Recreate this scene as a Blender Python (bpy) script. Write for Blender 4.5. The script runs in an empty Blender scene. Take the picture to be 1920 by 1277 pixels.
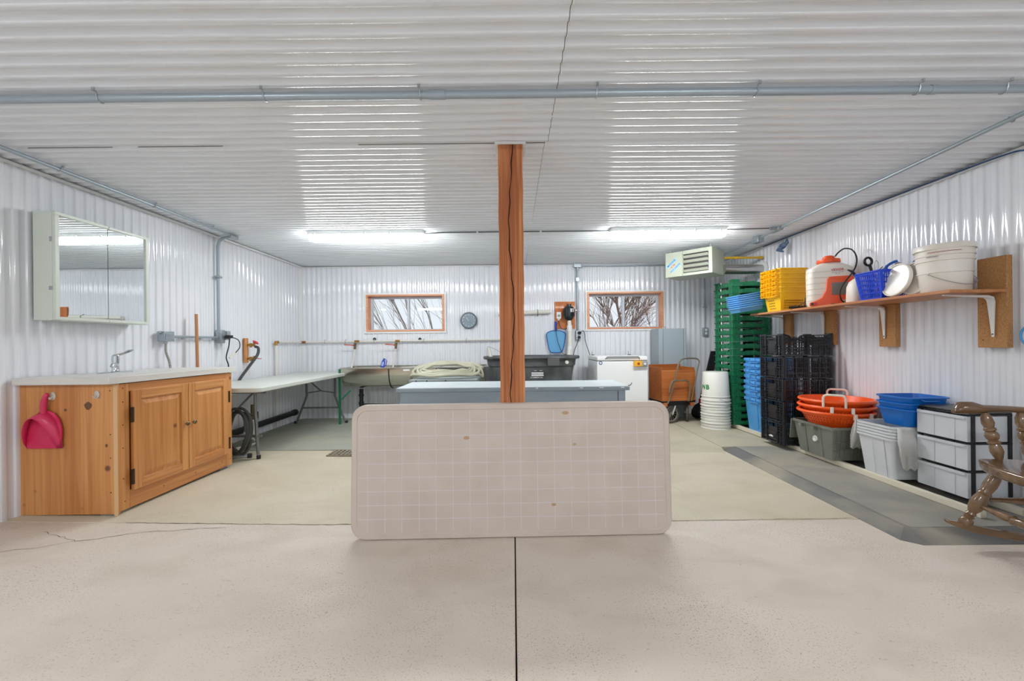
import bpy, bmesh, math, random
from mathutils import Vector, Matrix, Euler
random.seed(7)
S = bpy.context.scene
COL = S.collection
PI = math.pi
R = math.radians

# ---------------------------------------------------------------- camera
cam = bpy.data.cameras.new('camera')
cam.sensor_width = 36.0
cam.lens = 775 / 1920 * 36.0
cam.shift_x = -2 / 1920
cam.shift_y = 5.5 / 1920
cam.clip_start = 0.05
cam_o = bpy.data.objects.new('camera', cam)
cam_o.matrix_world = Matrix.Translation((0, 0, 1.105)) @ Matrix.Rotation(R(90), 4, 'X') @ Matrix.Rotation(R(-0.6), 4, 'Z')
COL.objects.link(cam_o)
S.camera = cam_o
# ---------------------------------------------------------------- colour, sky, exposure
S.view_settings.view_transform = 'Standard'
S.view_settings.look = 'None'
S.view_settings.exposure = 0.42
S.view_settings.gamma = 1.0
S.view_settings.use_curve_mapping = False
S.cycles.max_bounces = 10
S.cycles.diffuse_bounces = 6
S.cycles.glossy_bounces = 4
S.cycles.transparent_max_bounces = 12
S.cycles.sample_clamp_indirect = 6.0
S.cycles.use_denoising = True
W = bpy.data.worlds.new('overcast_sky'); S.world = W
W.use_nodes = True
W.node_tree.nodes['Background'].inputs[0].default_value = (0.86, 0.93, 1.0, 1)
W.node_tree.nodes['Background'].inputs[1].default_value = 0.74
LAMP = 50.0            # radiance of the fluorescent lenses
LAMP_COLOR = (0.955, 0.99, 1.0)

# ---------------------------------------------------------------- materials
def lin(c):
    return tuple(((v / 255) / 12.92 if v <= 10.3 else (((v / 255) + 0.055) / 1.055) ** 2.4) for v in c[:3]) + (1,)
MATS = {}
def mat(name, c, rough=0.5, metal=0.0, c2=None, scale=(6, 6, 6), detail=4, lo=0.35, hi=0.65, bump=0.0, bscale=60, coat=0.0, alpha=1.0, trans=0.0, emit=None, strength=0, bdist=0.002, spec=None):
    if name in MATS: return MATS[name]
    m = bpy.data.materials.new(name); m.use_nodes = True
    nt = m.node_tree; N = nt.nodes; L = nt.links
    b = N['Principled BSDF']
    b.inputs['Base Color'].default_value = lin(c)
    b.inputs['Roughness'].default_value = rough
    b.inputs['Metallic'].default_value = metal
    b.inputs['Coat Weight'].default_value = coat
    if spec is not None: b.inputs['Specular IOR Level'].default_value = spec
    b.inputs['Alpha'].default_value = alpha
    b.inputs['Transmission Weight'].default_value = trans
    if emit: b.inputs['Emission Color'].default_value = emit + (1,); b.inputs['Emission Strength'].default_value = strength
    tc = N.new('ShaderNodeTexCoord')
    if c2:
        mp = N.new('ShaderNodeMapping'); mp.inputs['Scale'].default_value = scale
        nz = N.new('ShaderNodeTexNoise'); nz.inputs['Scale'].default_value = 1.0; nz.inputs['Detail'].default_value = detail
        cr = N.new('ShaderNodeValToRGB')
        cr.color_ramp.elements[0].position = lo; cr.color_ramp.elements[1].position = hi
        cr.color_ramp.elements[0].color = lin(c); cr.color_ramp.elements[1].color = lin(c2)
        L.new(tc.outputs['Object'], mp.inputs[0]); L.new(mp.outputs[0], nz.inputs['Vector'])
        L.new(nz.outputs[0], cr.inputs[0]); L.new(cr.outputs[0], b.inputs['Base Color'])
    if bump:
        n2 = N.new('ShaderNodeTexNoise'); n2.inputs['Scale'].default_value = bscale; n2.inputs['Detail'].default_value = 3
        bp = N.new('ShaderNodeBump'); bp.inputs['Strength'].default_value = bump; bp.inputs['Distance'].default_value = bdist
        L.new(tc.outputs['Object'], n2.inputs['Vector']); L.new(n2.outputs[0], bp.inputs['Height']); L.new(bp.outputs[0], b.inputs['Normal'])
    MATS[name] = m
    return m

def wood(name, c, c2, axis='z', rough=0.5, fine=70, coat=0.1, knots=True, dark=(95, 50, 25)):
    """grain running along one object axis, with a few dark knots"""
    if name in MATS: return MATS[name]
    m = bpy.data.materials.new(name); m.use_nodes = True
    nt = m.node_tree; N = nt.nodes; L = nt.links
    b = N['Principled BSDF']; b.inputs['Roughness'].default_value = rough; b.inputs['Coat Weight'].default_value = coat
    tc = N.new('ShaderNodeTexCoord'); mp = N.new('ShaderNodeMapping')
    sc = {'x': (1.2, fine, fine), 'y': (fine, 1.2, fine), 'z': (fine, fine, 1.2)}[axis]
    mp.inputs['Scale'].default_value = sc
    nz = N.new('ShaderNodeTexNoise'); nz.inputs['Scale'].default_value = 1; nz.inputs['Detail'].default_value = 5; nz.inputs['Distortion'].default_value = 0.6
    mp2 = N.new('ShaderNodeMapping'); mp2.inputs['Scale'].default_value = tuple(v * (0.09 if v > 2 else 0.6) for v in sc)
    n2 = N.new('ShaderNodeTexNoise'); n2.inputs['Scale'].default_value = 1; n2.inputs['Detail'].default_value = 2
    mx = N.new('ShaderNodeMath'); mx.operation = 'ADD'
    hf = N.new('ShaderNodeMath'); hf.operation = 'MULTIPLY'; hf.inputs[1].default_value = 0.5
    cr = N.new('ShaderNodeValToRGB'); cr.color_ramp.elements[0].position = 0.40; cr.color_ramp.elements[1].position = 0.60
    cr.color_ramp.elements[0].color = lin(c2); cr.color_ramp.elements[1].color = lin(c)
    L.new(tc.outputs['Object'], mp.inputs[0]); L.new(mp.outputs[0], nz.inputs['Vector'])
    L.new(tc.outputs['Object'], mp2.inputs[0]); L.new(mp2.outputs[0], n2.inputs['Vector'])
    L.new(nz.outputs[0], mx.inputs[0]); L.new(n2.outputs[0], mx.inputs[1]); L.new(mx.outputs[0], hf.inputs[0]); L.new(hf.outputs[0], cr.inputs[0])
    out = cr.outputs[0]
    if knots:
        vo = N.new('ShaderNodeTexVoronoi'); vo.inputs['Scale'].default_value = 4.2
        kr = N.new('ShaderNodeValToRGB'); kr.color_ramp.elements[0].position = 0.05; kr.color_ramp.elements[1].position = 0.10
        kr.color_ramp.elements[0].color = (1, 1, 1, 1); kr.color_ramp.elements[1].color = (0, 0, 0, 1)
        mk = N.new('ShaderNodeMix'); mk.data_type = 'RGBA'
        L.new(tc.outputs['Object'], vo.inputs['Vector']); L.new(vo.outputs['Distance'], kr.inputs[0]); L.new(kr.outputs[0], mk.inputs['Factor'])
        L.new(out, mk.inputs['A']); mk.inputs['B'].default_value = lin(dark); out = mk.outputs['Result']
    L.new(out, b.inputs['Base Color'])
    bp = N.new('ShaderNodeBump'); bp.inputs['Strength'].default_value = 0.25; bp.inputs['Distance'].default_value = 0.001
    L.new(nz.outputs[0], bp.inputs['Height']); L.new(bp.outputs[0], b.inputs['Normal'])
    MATS[name] = m
    return m

# ---------------------------------------------------------------- mesh helpers
def thin(name, c, opaque=.6, transl=.5, rough=.2):
    """milky thin plastic: part see-through, part diffuse on both sides, with a gloss"""
    if name in MATS: return MATS[name]
    m = bpy.data.materials.new(name); m.use_nodes = True
    N = m.node_tree.nodes; L = m.node_tree.links; N.remove(N['Principled BSDF'])
    d = N.new('ShaderNodeBsdfDiffuse'); t = N.new('ShaderNodeBsdfTranslucent'); p = N.new('ShaderNodeBsdfTransparent'); g = N.new('ShaderNodeBsdfGlossy')
    d.inputs[0].default_value = lin(c); t.inputs[0].default_value = lin(c); g.inputs['Roughness'].default_value = rough
    m1 = N.new('ShaderNodeMixShader'); m1.inputs[0].default_value = transl; L.new(d.outputs[0], m1.inputs[1]); L.new(t.outputs[0], m1.inputs[2])
    m2 = N.new('ShaderNodeMixShader'); m2.inputs[0].default_value = opaque; L.new(p.outputs[0], m2.inputs[1]); L.new(m1.outputs[0], m2.inputs[2])
    f = N.new('ShaderNodeFresnel'); f.inputs[0].default_value = 1.45
    m3 = N.new('ShaderNodeMixShader'); L.new(f.outputs[0], m3.inputs[0]); L.new(m2.outputs[0], m3.inputs[1]); L.new(g.outputs[0], m3.inputs[2])
    L.new(m3.outputs[0], N['Material Output'].inputs[0]); MATS[name] = m
    return m
def xf(loc=(0, 0, 0), rot=(0, 0, 0)):
    return Matrix.Translation(loc) @ Euler(rot, 'XYZ').to_matrix().to_4x4()
AXR = {'x': Matrix.Rotation(R(90), 4, 'Y'), 'y': Matrix.Rotation(R(-90), 4, 'X'), 'z': Matrix.Identity(4)}
class MB:
    def __init__(s): s.v = []; s.f = []; s.mi = []; s.cur = 0
    def add(s, vs, fs, M=None):
        o = len(s.v)
        s.v += [tuple(M @ Vector(p)) if M is not None else tuple(p) for p in vs]
        for f in fs: s.f.append(tuple(i + o for i in f)); s.mi.append(s.cur)
        return s
    def box(s, x0, x1, y0, y1, z0, z1, M=None):
        return s.add([(x0, y0, z0), (x1, y0, z0), (x1, y1, z0), (x0, y1, z0), (x0, y0, z1), (x1, y0, z1), (x1, y1, z1), (x0, y1, z1)],
                     [(3, 2, 1, 0), (4, 5, 6, 7), (0, 1, 5, 4), (1, 2, 6, 5), (2, 3, 7, 6), (3, 0, 4, 7)], M)
    def bc(s, c, d, M=None):
        return s.box(c[0] - d[0] / 2, c[0] + d[0] / 2, c[1] - d[1] / 2, c[1] + d[1] / 2, c[2] - d[2] / 2, c[2] + d[2] / 2, M)
    def rings(s, rings, cap0=True, cap1=True, closed=False, M=None):
        n = len(rings[0]); vs = [p for r in rings for p in r]; fs = []
        k = len(rings)
        for i in range(k if closed else k - 1):
            a = i * n; b = ((i + 1) % k) * n
            for j in range(n):
                j2 = (j + 1) % n
                fs.append((a + j, a + j2, b + j2, b + j))
        if not closed:
            if cap0: fs.append(tuple(reversed(range(n))))
            if cap1: fs.append(tuple((k - 1) * n + j for j in range(n)))
        return s.add(vs, fs, M)
    def tube(s, pts, r, n=8, closed=False, M=None):
        pts = [Vector(p) for p in pts]; k = len(pts)
        rs = r if isinstance(r, (list, tuple)) else [r] * k
        T = []
        for i in range(k):
            if closed: t = pts[(i + 1) % k] - pts[i - 1]
            else: t = pts[min(i + 1, k - 1)] - pts[max(i - 1, 0)]
            T.append(t.normalized())
        up = Vector((0, 0, 1)) if abs(T[0].z) < 0.9 else Vector((1, 0, 0))
        nn = (up - T[0] * up.dot(T[0])).normalized(); out = []
        for i in range(k):
            nn = (nn - T[i] * nn.dot(T[i]))
            nn = nn.normalized() if nn.length > 1e-6 else T[i].orthogonal().normalized()
            bb = T[i].cross(nn)
            out.append([tuple(pts[i] + nn * (rs[i] * math.cos(2 * PI * j / n)) + bb * (rs[i] * math.sin(2 * PI * j / n))) for j in range(n)])
        return s.rings(out, closed=closed, M=M)
    def cyl(s, p0, p1, r, r1=None, n=16, M=None):
        return s.tube([p0, p1], [r, r if r1 is None else r1], n=n, M=M)
    def lathe(s, prof, n=24, M=None, closed=False):
        rg = [[(max(r, 1e-4) * math.cos(2 * PI * j / n), max(r, 1e-4) * math.sin(2 * PI * j / n), z) for j in range(n)] for r, z in prof]
        return s.rings(rg, closed=closed, M=M)
    def prism(s, poly, z0, z1, M=None):
        return s.rings([[(x, y, z0) for x, y in poly], [(x, y, z1) for x, y in poly]], M=M)
    def obj(s, name, m, parent=None, bevel=0.0, smooth=35, seg=2, flip=False):
        me = bpy.data.meshes.new(name); me.from_pydata(s.v, [], s.f)
        ms = m if isinstance(m, (list, tuple)) else [m]
        for q in ms: me.materials.append(q)
        if len(ms) > 1: me.polygons.foreach_set('material_index', s.mi)
        bm = bmesh.new(); bm.from_mesh(me); bmesh.ops.recalc_face_normals(bm, faces=bm.faces)
        if flip: bmesh.ops.reverse_faces(bm, faces=bm.faces)
        bm.to_mesh(me); bm.free()
        if smooth:
            me.polygons.foreach_set('use_smooth', [True] * len(me.polygons))
            me.set_sharp_from_angle(angle=R(smooth))
        o = bpy.data.objects.new(name, me); COL.objects.link(o)
        if parent: o.parent = parent
        if bevel:
            b = o.modifiers.new('bevel', 'BEVEL'); b.width = bevel; b.segments = seg; b.limit_method = 'ANGLE'; b.angle_limit = R(40)
            b.harden_normals = False
        return o
def rr(w, d, r, n=4, z=0.0, cx=0, cy=0):
    """rounded rectangle ring"""
    r = min(r, w / 2 - 1e-4, d / 2 - 1e-4); out = []
    for k, (sx, sy) in enumerate([(1, 1), (-1, 1), (-1, -1), (1, -1)]):
        for i in range(n + 1):
            a = k * PI / 2 + i * PI / 2 / n
            out.append((cx + sx * (w / 2 - r) + r * math.cos(a), cy + sy * (d / 2 - r) + r * math.sin(a), z))
    return out
def rr2(w, d, r, n=4, cx=0, cy=0): return [(p[0], p[1]) for p in rr(w, d, r, n, 0, cx, cy)]
def arc(cx, cy, r, a0, a1, n=8): return [(cx + r * math.cos(R(a0 + (a1 - a0) * i / n)), cy + r * math.sin(R(a0 + (a1 - a0) * i / n))) for i in range(n + 1)]
def spline(pts, sub=6, closed=False):
    """Catmull-Rom"""
    P = [Vector(p) for p in pts]; n = len(P); out = []
    for i in range(n if closed else n - 1):
        p0 = P[(i - 1) % n] if closed or i > 0 else P[0]; p1 = P[i]; p2 = P[(i + 1) % n]
        p3 = P[(i + 2) % n] if closed or i + 2 < n else P[-1]
        for k in range(sub):
            t = k / sub
            out.append(0.5 * ((2 * p1) + (p2 - p0) * t + (2 * p0 - 5 * p1 + 4 * p2 - p3) * t * t + (3 * p1 - p0 - 3 * p2 + p3) * t ** 3))
    if not closed: out.append(P[-1])
    return out
def thing(name, label, cat, loc=(0, 0, 0), rz=0.0, group=None, rot=None):
    o = bpy.data.objects.new(name, None); COL.objects.link(o); o.empty_display_size = 0.1
    o.location = loc; o.rotation_euler = rot if rot else (0, 0, rz)
    return tag(o, label, cat, group)
def tag(o, label, cat, group=None, kind=None):
    o['label'] = label; o['category'] = cat
    if group: o['group'] = group
    if kind: o['kind'] = kind
    return o
def structure(o, parent=None): o['kind'] = 'structure'; return o
def dup(root, loc, rz=None, label=None, group=None, rot=None):
    r = root.copy(); COL.objects.link(r); r.location = loc
    if rz is not None: r.rotation_euler = (0, 0, rz)
    if rot is not None: r.rotation_euler = rot
    if label: r['label'] = label
    if group: r['group'] = group
    for ch in list(root.children):
        c = ch.copy(); COL.objects.link(c); c.parent = r
        for g in list(ch.children):
            d = g.copy(); COL.objects.link(d); d.parent = c
    return r
def text(s, size, m, parent, loc, rot, name='lettering', ext=0.0006, sx=1.0, bold=0.012):
    cu = bpy.data.curves.new('t', 'FONT'); cu.body = s; cu.size = size; cu.align_x = 'CENTER'; cu.align_y = 'CENTER'; cu.extrude = ext; cu.offset = size * bold
    t = bpy.data.objects.new('t', cu); COL.objects.link(t)
    me = bpy.data.meshes.new_from_object(t.evaluated_get(bpy.context.evaluated_depsgraph_get()))
    bpy.data.objects.remove(t); me.materials.clear(); me.materials.append(m)
    o = bpy.data.objects.new(name, me); COL.objects.link(o); o.parent = parent
    o.location = loc; o.rotation_euler = rot; o.scale = (sx, 1, 1)
    return o
ORD = ['topmost', 'second from the top', 'third from the top', 'fourth from the top', 'fifth from the top', 'sixth from the top', 'seventh from the top', 'eighth from the top', 'ninth from the top', 'tenth from the top', 'eleventh from the top', 'twelfth from the top', 'thirteenth from the top', 'fourteenth from the top', 'fifteenth from the top', 'sixteenth from the top', 'seventeenth from the top', 'eighteenth from the top', 'nineteenth from the top', 'twentieth from the top', 'twenty-first from the top']

XW = 3.15; YB = 6.157; ZC = 2.29; YF = -2.7     # room: side walls, back wall, ceiling, wall behind the viewer
PITCH = 0.0747
m_wall = mat('wall_pvc', (232, 233, 238), rough=0.09, c2=(227, 229, 235), scale=(3, 3, 3), bump=0.05, bscale=9, bdist=0.01)
m_ceil = mat('ceiling_pvc', (232, 236, 241), rough=0.19, c2=(227, 230, 234), scale=(2, 9, 2), bump=0.05, bscale=5, bdist=0.01)
m_white = mat('white_paint', (232, 232, 230), rough=0.35)
m_black = mat('black_plastic', (22, 23, 25), rough=0.45)
m_steel = mat('galvanised_steel', (176, 184, 188), rough=0.38, metal=0.7, c2=(158, 166, 172), scale=(30, 30, 30))
m_conduit = mat('grey_conduit', (160, 171, 178), rough=0.35, metal=0.35)
m_chrome = mat('chrome', (215, 218, 222), rough=0.08, metal=1.0)
m_brass = mat('brass', (172, 130, 70), rough=0.35, metal=0.8)
m_red = mat('red_handle', (190, 40, 50), rough=0.4)
m_rubber = mat('black_rubber', (34, 34, 35), rough=0.7)
m_pvcpipe = mat('white_pipe', (225, 222, 212), rough=0.4)

# ---------------------------------------------------------------- corrugated sheets
PROF = [(0.0, 0.0), (0.16, 0.03), (0.33, 0.0), (0.38, -0.14), (0.44, -0.78), (0.48, -1.0), (0.66, -1.03), (0.86, -1.0), (0.90, -0.82), (0.96, -0.16)]
def sheet(mb, a0, a1, b0, b1, fn, amp=0.009, pitch=PITCH, nb=1, prof=PROF):
    """corrugation runs along b, profile along a; fn(a, b, depth) gives the point"""
    st = []
    k = math.floor(a0 / pitch)
    def depth(a):
        t = (a / pitch) % 1.0
        for (t0, d0), (t1, d1) in zip(prof, prof[1:] + [(1.0, 0.0)]):
            if t0 <= t <= t1: return d0 + (d1 - d0) * (t - t0) / (t1 - t0)
        return 0.0
    while k * pitch < a1:
        for t, d in prof:
            a = (k + t) * pitch
            if a0 < a < a1: st.append((a, d))
        k += 1
    st = [(a0, depth(a0))] + st + [(a1, depth(a1))]
    vs = []; fs = []
    bs = [b0] + ([b0 + .002] if nb > 1 else []) + [b0 + (b1 - b0) * j / nb for j in range(1, nb)] + ([b1 - .002] if nb > 1 else []) + [b1]
    for a, d in st:
        for b_ in bs:
            vs.append(fn(a, b_, d * amp))
    m = len(bs)
    for i in range(len(st) - 1):
        for j in range(m - 1):
            fs.append((i * m + j, (i + 1) * m + j, (i + 1) * m + j + 1, i * m + j + 1))
    mb.add(vs, fs)
WINS = [(-2.18, -1.015, 1.30, 1.85), (1.105, 2.24, 1.305, 1.855)]
w = MB()
back = lambda a, b, d: (a, YB - d, b)
xs = [-XW, WINS[0][0], WINS[0][1], WINS[1][0], WINS[1][1], XW]
for i in range(5):
    if i in (1, 3):
        q = WINS[i // 2]
        sheet(w, xs[i], xs[i + 1], -0.05, q[2], back); sheet(w, xs[i], xs[i + 1], q[3], ZC + 0.02, back)
    else: sheet(w, xs[i], xs[i + 1], -0.05, ZC + 0.02, back)
structure(w.obj('wall_back', m_wall, smooth=70))
w = MB(); sheet(w, YF, YB + 0.02, -0.05, ZC + 0.02, lambda a, b, d: (-XW + d, a, b)); structure(w.obj('wall_left', m_wall, smooth=70))
w = MB(); sheet(w, YF, YB + 0.02, -0.05, ZC + 0.02, lambda a, b, d: (XW - d, a, b)); structure(w.obj('wall_right', m_wall, smooth=70))
# behind the viewer: a wide overhead door standing open, daylight and snow outside
w = MB(); frt = lambda a, b, d: (a, YF + d, b)
sheet(w, -XW, -2.5, -0.05, ZC + 0.02, frt); sheet(w, 2.5, XW, -0.05, ZC + 0.02, frt); sheet(w, -2.5, 2.5, 2.1, ZC + 0.02, frt); structure(w.obj('wall_front', m_wall, smooth=70))
w = MB()
def ceil_fn(z): return lambda a, b, d: (b, a, z - d * 1.7)
CP = [(0, 0), (0.16, 0.02), (0.33, -0.02), (0.38, -0.15), (0.42, -0.5), (0.46, -0.85), (0.52, -0.98), (0.66, -1.02), (0.80, -0.98), (0.87, -0.82), (0.92, -0.5), (0.97, -0.13)]
sheet(w, YF, 2.47, -XW, 0.225, ceil_fn(ZC - 0.003), nb=20, prof=CP); sheet(w, YF, 2.47, 0.215, XW, ceil_fn(ZC), nb=20, prof=CP)
sheet(w, 2.435, YB + 0.02, -XW, 0.20, ceil_fn(ZC - 0.006), nb=20, prof=CP); sheet(w, 2.435, YB + 0.02, 0.19, XW, ceil_fn(ZC - 0.003), nb=20, prof=CP)
for v in range(len(w.v)):
    x, y, z = w.v[v]; w.v[v] = (x, y, z + 0.0010 * math.sin(x * 4.1 + y * 0.9) * math.sin(y * 1.7))
o = w.obj('ceiling', m_ceil, smooth=70)
sm = o.modifiers.new('thickness', 'SOLIDIFY'); sm.thickness = 0.0015; sm.offset = 0
structure(o)
m_joint = mat('panel_joint', (120, 104, 88), rough=.9)
w = MB(); sheet(w, YF, 2.45, .2155, .2185, ceil_fn(ZC - .0045), prof=CP); sheet(w, 2.45, YB, .1965, .1990, ceil_fn(ZC - .0075), prof=CP); structure(w.obj('trim_8', m_joint, smooth=0))
w = MB()
for x0, x1 in ((-2.85, -2.35), (-2.2, -1.7), (-.9, -.1), (.09, .20)):
    w.rings([[(x, y, ZC - .0015 - q) for y, q in ((2.4365, 0), (2.4395, 0), (2.4395, .003), (2.4365, .003))] for x in (x0, x1)])
structure(w.obj('trim_9', mat('joint_gap', (92, 84, 76), rough=.9), smooth=0))
# roof slab above and outer shell, so that no daylight leaks in
w = MB(); w.box(-XW - .2, XW + .2, YF - .2, YB + .25, ZC + .06, ZC + .16); structure(w.obj('ceiling', m_white))
w = MB()
for (x0, x1, y0, y1) in ((-XW - .2, -XW - .03, YF - .2, YB + .25), (XW + .03, XW + .2, YF - .2, YB + .25), (-XW - .2, -2.5, YF - .2, YF - .03), (2.5, XW + .2, YF - .2, YF - .03)):
    w.box(x0, x1, y0, y1, -.3, ZC + .1)
w.box(-2.5, 2.5, YF - .2, YF - .03, 2.1, ZC + .1)
structure(w.obj('wall_outer', m_white))
w = MB()
for i in range(5):
    if i in (1, 3):
        q = WINS[i // 2]; w.box(xs[i], xs[i + 1], YB + .02, YB + .2, -.3, q[2] - .003); w.box(xs[i], xs[i + 1], YB + .02, YB + .2, q[3] + .003, ZC + .1)
    else: w.box(xs[i], xs[i + 1], YB + .02, YB + .2, -.3, ZC + .1)
structure(w.obj('wall_outer', m_white))
# trims: channel strips along the wall tops, corner strips
tr = MB(); tr.box(-XW + .0, -XW + .035, YF, YB, ZC - .022, ZC - .016); tr.box(-XW + .030, -XW + .034, YF, YB, ZC - .035, ZC - .016)
structure(tr.obj('trim_1', m_white))
tr = MB(); tr.box(XW - .035, XW, YF, YB, ZC - .022, ZC - .016); tr.box(XW - .034, XW - .030, YF, YB, ZC - .035, ZC - .016)
structure(tr.obj('trim_2', m_white))
tr = MB(); tr.box(-XW, XW, YB - .03, YB, ZC - .022, ZC - .016); tr.box(-XW, XW, YB - .03, YB - .026, ZC - .034, ZC - .016)
structure(tr.obj('trim_3', m_white))
for k, sx in ((4, -1), (5, 1)):
    tr = MB(); tr.box(sx * (XW - .012) - .012, sx * (XW - .012) + .012, YB - .024, YB, 0, ZC); structure(tr.obj('trim_%d' % k, m_white))

# ---------------------------------------------------------------- floor
def concrete(name, c1, c2, c3, pits=0.5):
    m = bpy.data.materials.new(name); m.use_nodes = True
    N = m.node_tree.nodes; L = m.node_tree.links; b = N['Principled BSDF']; b.inputs['Roughness'].default_value = 0.62; b.inputs['Specular IOR Level'].default_value = 0.35
    tc = N.new('ShaderNodeTexCoord')
    def noise(scale, det, dist=0.0, stretch=None):
        n = N.new('ShaderNodeTexNoise'); n.inputs['Scale'].default_value = scale; n.inputs['Detail'].default_value = det; n.inputs['Distortion'].default_value = dist
        if stretch:
            mp = N.new('ShaderNodeMapping'); mp.inputs['Scale'].default_value = stretch; mp.inputs['Rotation'].default_value = (0, 0, 0.6)
            L.new(tc.outputs['Object'], mp.inputs[0]); L.new(mp.outputs[0], n.inputs['Vector'])
        else: L.new(tc.outputs['Object'], n.inputs['Vector'])
        return n
    def mix(f, a, bcol):
        x = N.new('ShaderNodeMix'); x.data_type = 'RGBA'; L.new(f, x.inputs['Factor'])
        if isinstance(a, tuple): x.inputs['A'].default_value = lin(a)
        else: L.new(a, x.inputs['A'])
        x.inputs['B'].default_value = lin(bcol); return x.outputs['Result']
    def ramp(n, lo, hi):
        r = N.new('ShaderNodeValToRGB'); r.color_ramp.elements[0].position = lo; r.color_ramp.elements[1].position = hi
        L.new(n.outputs[0], r.inputs[0]); return r.outputs[0]
    col = mix(ramp(noise(1.3, 5, 0.8), 0.35, 0.7), c1, c2)
    col = mix(ramp(noise(2.6, 9, 0.4, (1, 1.6, 1)), 0.45, 0.85), col, c3)
    fine = noise(170, 3)
    sp = ramp(noise(150, 4, 0.4), 0.58, 0.66)
    mk = N.new('ShaderNodeMath'); mk.operation = 'MULTIPLY'; L.new(sp, mk.inputs[0])
    md = N.new('ShaderNodeMath'); md.operation = 'MULTIPLY'; L.new(ramp(noise(1.9, 4, .5), .36, .66), md.inputs[0]); md.inputs[1].default_value = pits * 1.2; L.new(md.outputs[0], mk.inputs[1])
    col = mix(mk.outputs[0], col, tuple(int(v * .62) for v in c3))
    sp2 = ramp(noise(34, 6, 1.0, (1, 2.6, 1)), 0.66, 0.72)
    mk2 = N.new('ShaderNodeMath'); mk2.operation = 'MULTIPLY'; L.new(sp2, mk2.inputs[0]); mk2.inputs[1].default_value = pits * .8
    col = mix(mk2.outputs[0], col, tuple(int(v * .7) for v in c3))
    L.new(col, b.inputs['Base Color'])
    bp = N.new('ShaderNodeBump'); bp.inputs['Strength'].default_value = 0.3; bp.inputs['Distance'].default_value = 0.0015
    L.new(fine.outputs[0], bp.inputs['Height']); L.new(bp.outputs[0], b.inputs['Normal'])
    return m
m_fl_front = concrete('concrete_front', (214, 202, 189), (220, 209, 197), (202, 189, 174), 0.6)
m_fl_mid = concrete('concrete_mid', (205, 195, 173), (212, 203, 183), (193, 182, 158), 0.45)
m_fl_back = concrete('concrete_pad', (160, 162, 152), (173, 172, 154), (150, 151, 140), 0.35)
def sstep(a, b, x):
    t = max(0, min(1, (x - a) / (b - a))); return t * t * (3 - 2 * t)
def fz(x, y):
    return 0.04 * max(0, (-x - 1.2) / 1.95) * (1 - 0.6 * sstep(3.2, 4.3, y))
fl = MB()
def slab(x0, x1, y0, y1, m, nx=10, ny=10, zf=fz, edge=None):
    fl.cur = m; vs = []; fs = []
    X = [x0, x0 + .004] + [x0 + (x1 - x0) * i / nx for i in range(1, nx)] + [x1 - .004, x1]
    Y = [y0, y0 + .004] + [y0 + (y1 - y0) * i / ny for i in range(1, ny)] + [y1 - .004, y1]
    for j, y in enumerate(Y):
        for i, x in enumerate(X):
            e = i in (0, len(X) - 1) or j in (0, len(Y) - 1)
            vs.append((x, y, zf(x, y) - (0.004 if e else 0)))
    n = len(X)
    for j in range(len(Y) - 1):
        for i in range(n - 1): fs.append((j * n + i, j * n + i + 1, (j + 1) * n + i + 1, (j + 1) * n + i))
    b = [j for j in range(n)] + [(j + 1) * n - 1 for j in range(1, len(Y))] + [(len(Y) - 1) * n + i for i in range(n - 2, -1, -1)] + [j * n for j in range(len(Y) - 2, 0, -1)]
    o = len(vs); vs += [(vs[q][0], vs[q][1], -0.08) for q in b]
    for k in range(len(b)):
        k2 = (k + 1) % len(b); fs.append((b[k], b[k2], o + k2, o + k))
    fl.add(vs, fs)
slab(-XW - .05, -0.003, YF, 2.545, 0, 20, 20); slab(0.003, XW + .05, YF, 2.545, 0, 8, 20)
slab(-XW - .05, XW + .05, 2.547, 4.32, 1, 24, 10)
flo = fl.obj('floor', [m_fl_front, m_fl_mid], smooth=20); structure(flo)
fl = MB(); fl.cur = 0
slab(-XW - .05, XW + .05, 4.31, YB + .05, 0, 12, 8, zf=lambda x, y: 0.018)
structure(fl.obj('floor', m_fl_back, smooth=20))
fl = MB(); fl.box(-XW - .2, XW + .2, YF - .1, YB + .2, -.2, -.05)
structure(fl.obj('floor_base', mat('dark_joint', (60, 54, 48), rough=.9)))
# raised beige concrete at the right of the pad with a sloping front lip, and the grey mat strip beside the right wall
fl = MB()
pr = [(4.12, 0.001), (4.19, 0.030), (4.22, 0.032), (YB, 0.032), (YB, -0.02), (4.12, -0.02)]
fl.rings([[(x, y, z) for y, z in pr] for x in (0.55, 2.10)] + [])
structure(fl.obj('floor_ledge', concrete('concrete_ledge', (190, 182, 160), (196, 188, 167), (175, 168, 148), .4), smooth=20))
m_mat = concrete('mat_grey', (152, 150, 143), (170, 162, 145), (132, 132, 130), 0.3)
m_matlip = mat('mat_lip', (108, 107, 106), rough=.6, c2=(158, 150, 134), scale=(2, 1.6, 2), lo=.42, hi=.6)
fl = MB()
outer = [(2.12, 4.18), (2.12, 2.275), (2.19, 2.215), (XW, 2.215), (XW, 4.18)]
inner = [(2.215, 4.18), (2.215, 2.355), (2.245, 2.325), (XW, 2.325), (XW, 4.18)]
fl.rings([[(x, y, -.02) for x, y in outer], [(x, y, .003) for x, y in outer], [(x, y, .040) for x, y in inner]])
fl.cur = 1
mt = tag(fl.obj('floor_mat', [m_matlip], smooth=15), 'long grey mat with a dark sloping edge on the floor along the right wall', 'mat')
fl = MB(); fl.prism([(2.235, 4.17), (2.235, 2.36), (2.255, 2.34), (XW - .01, 2.34), (XW - .01, 4.17)], .0395, .042)
tp = fl.obj('mat_top', m_mat, mt); tp['label'] = 'flat grey dusty top of mat'
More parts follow.
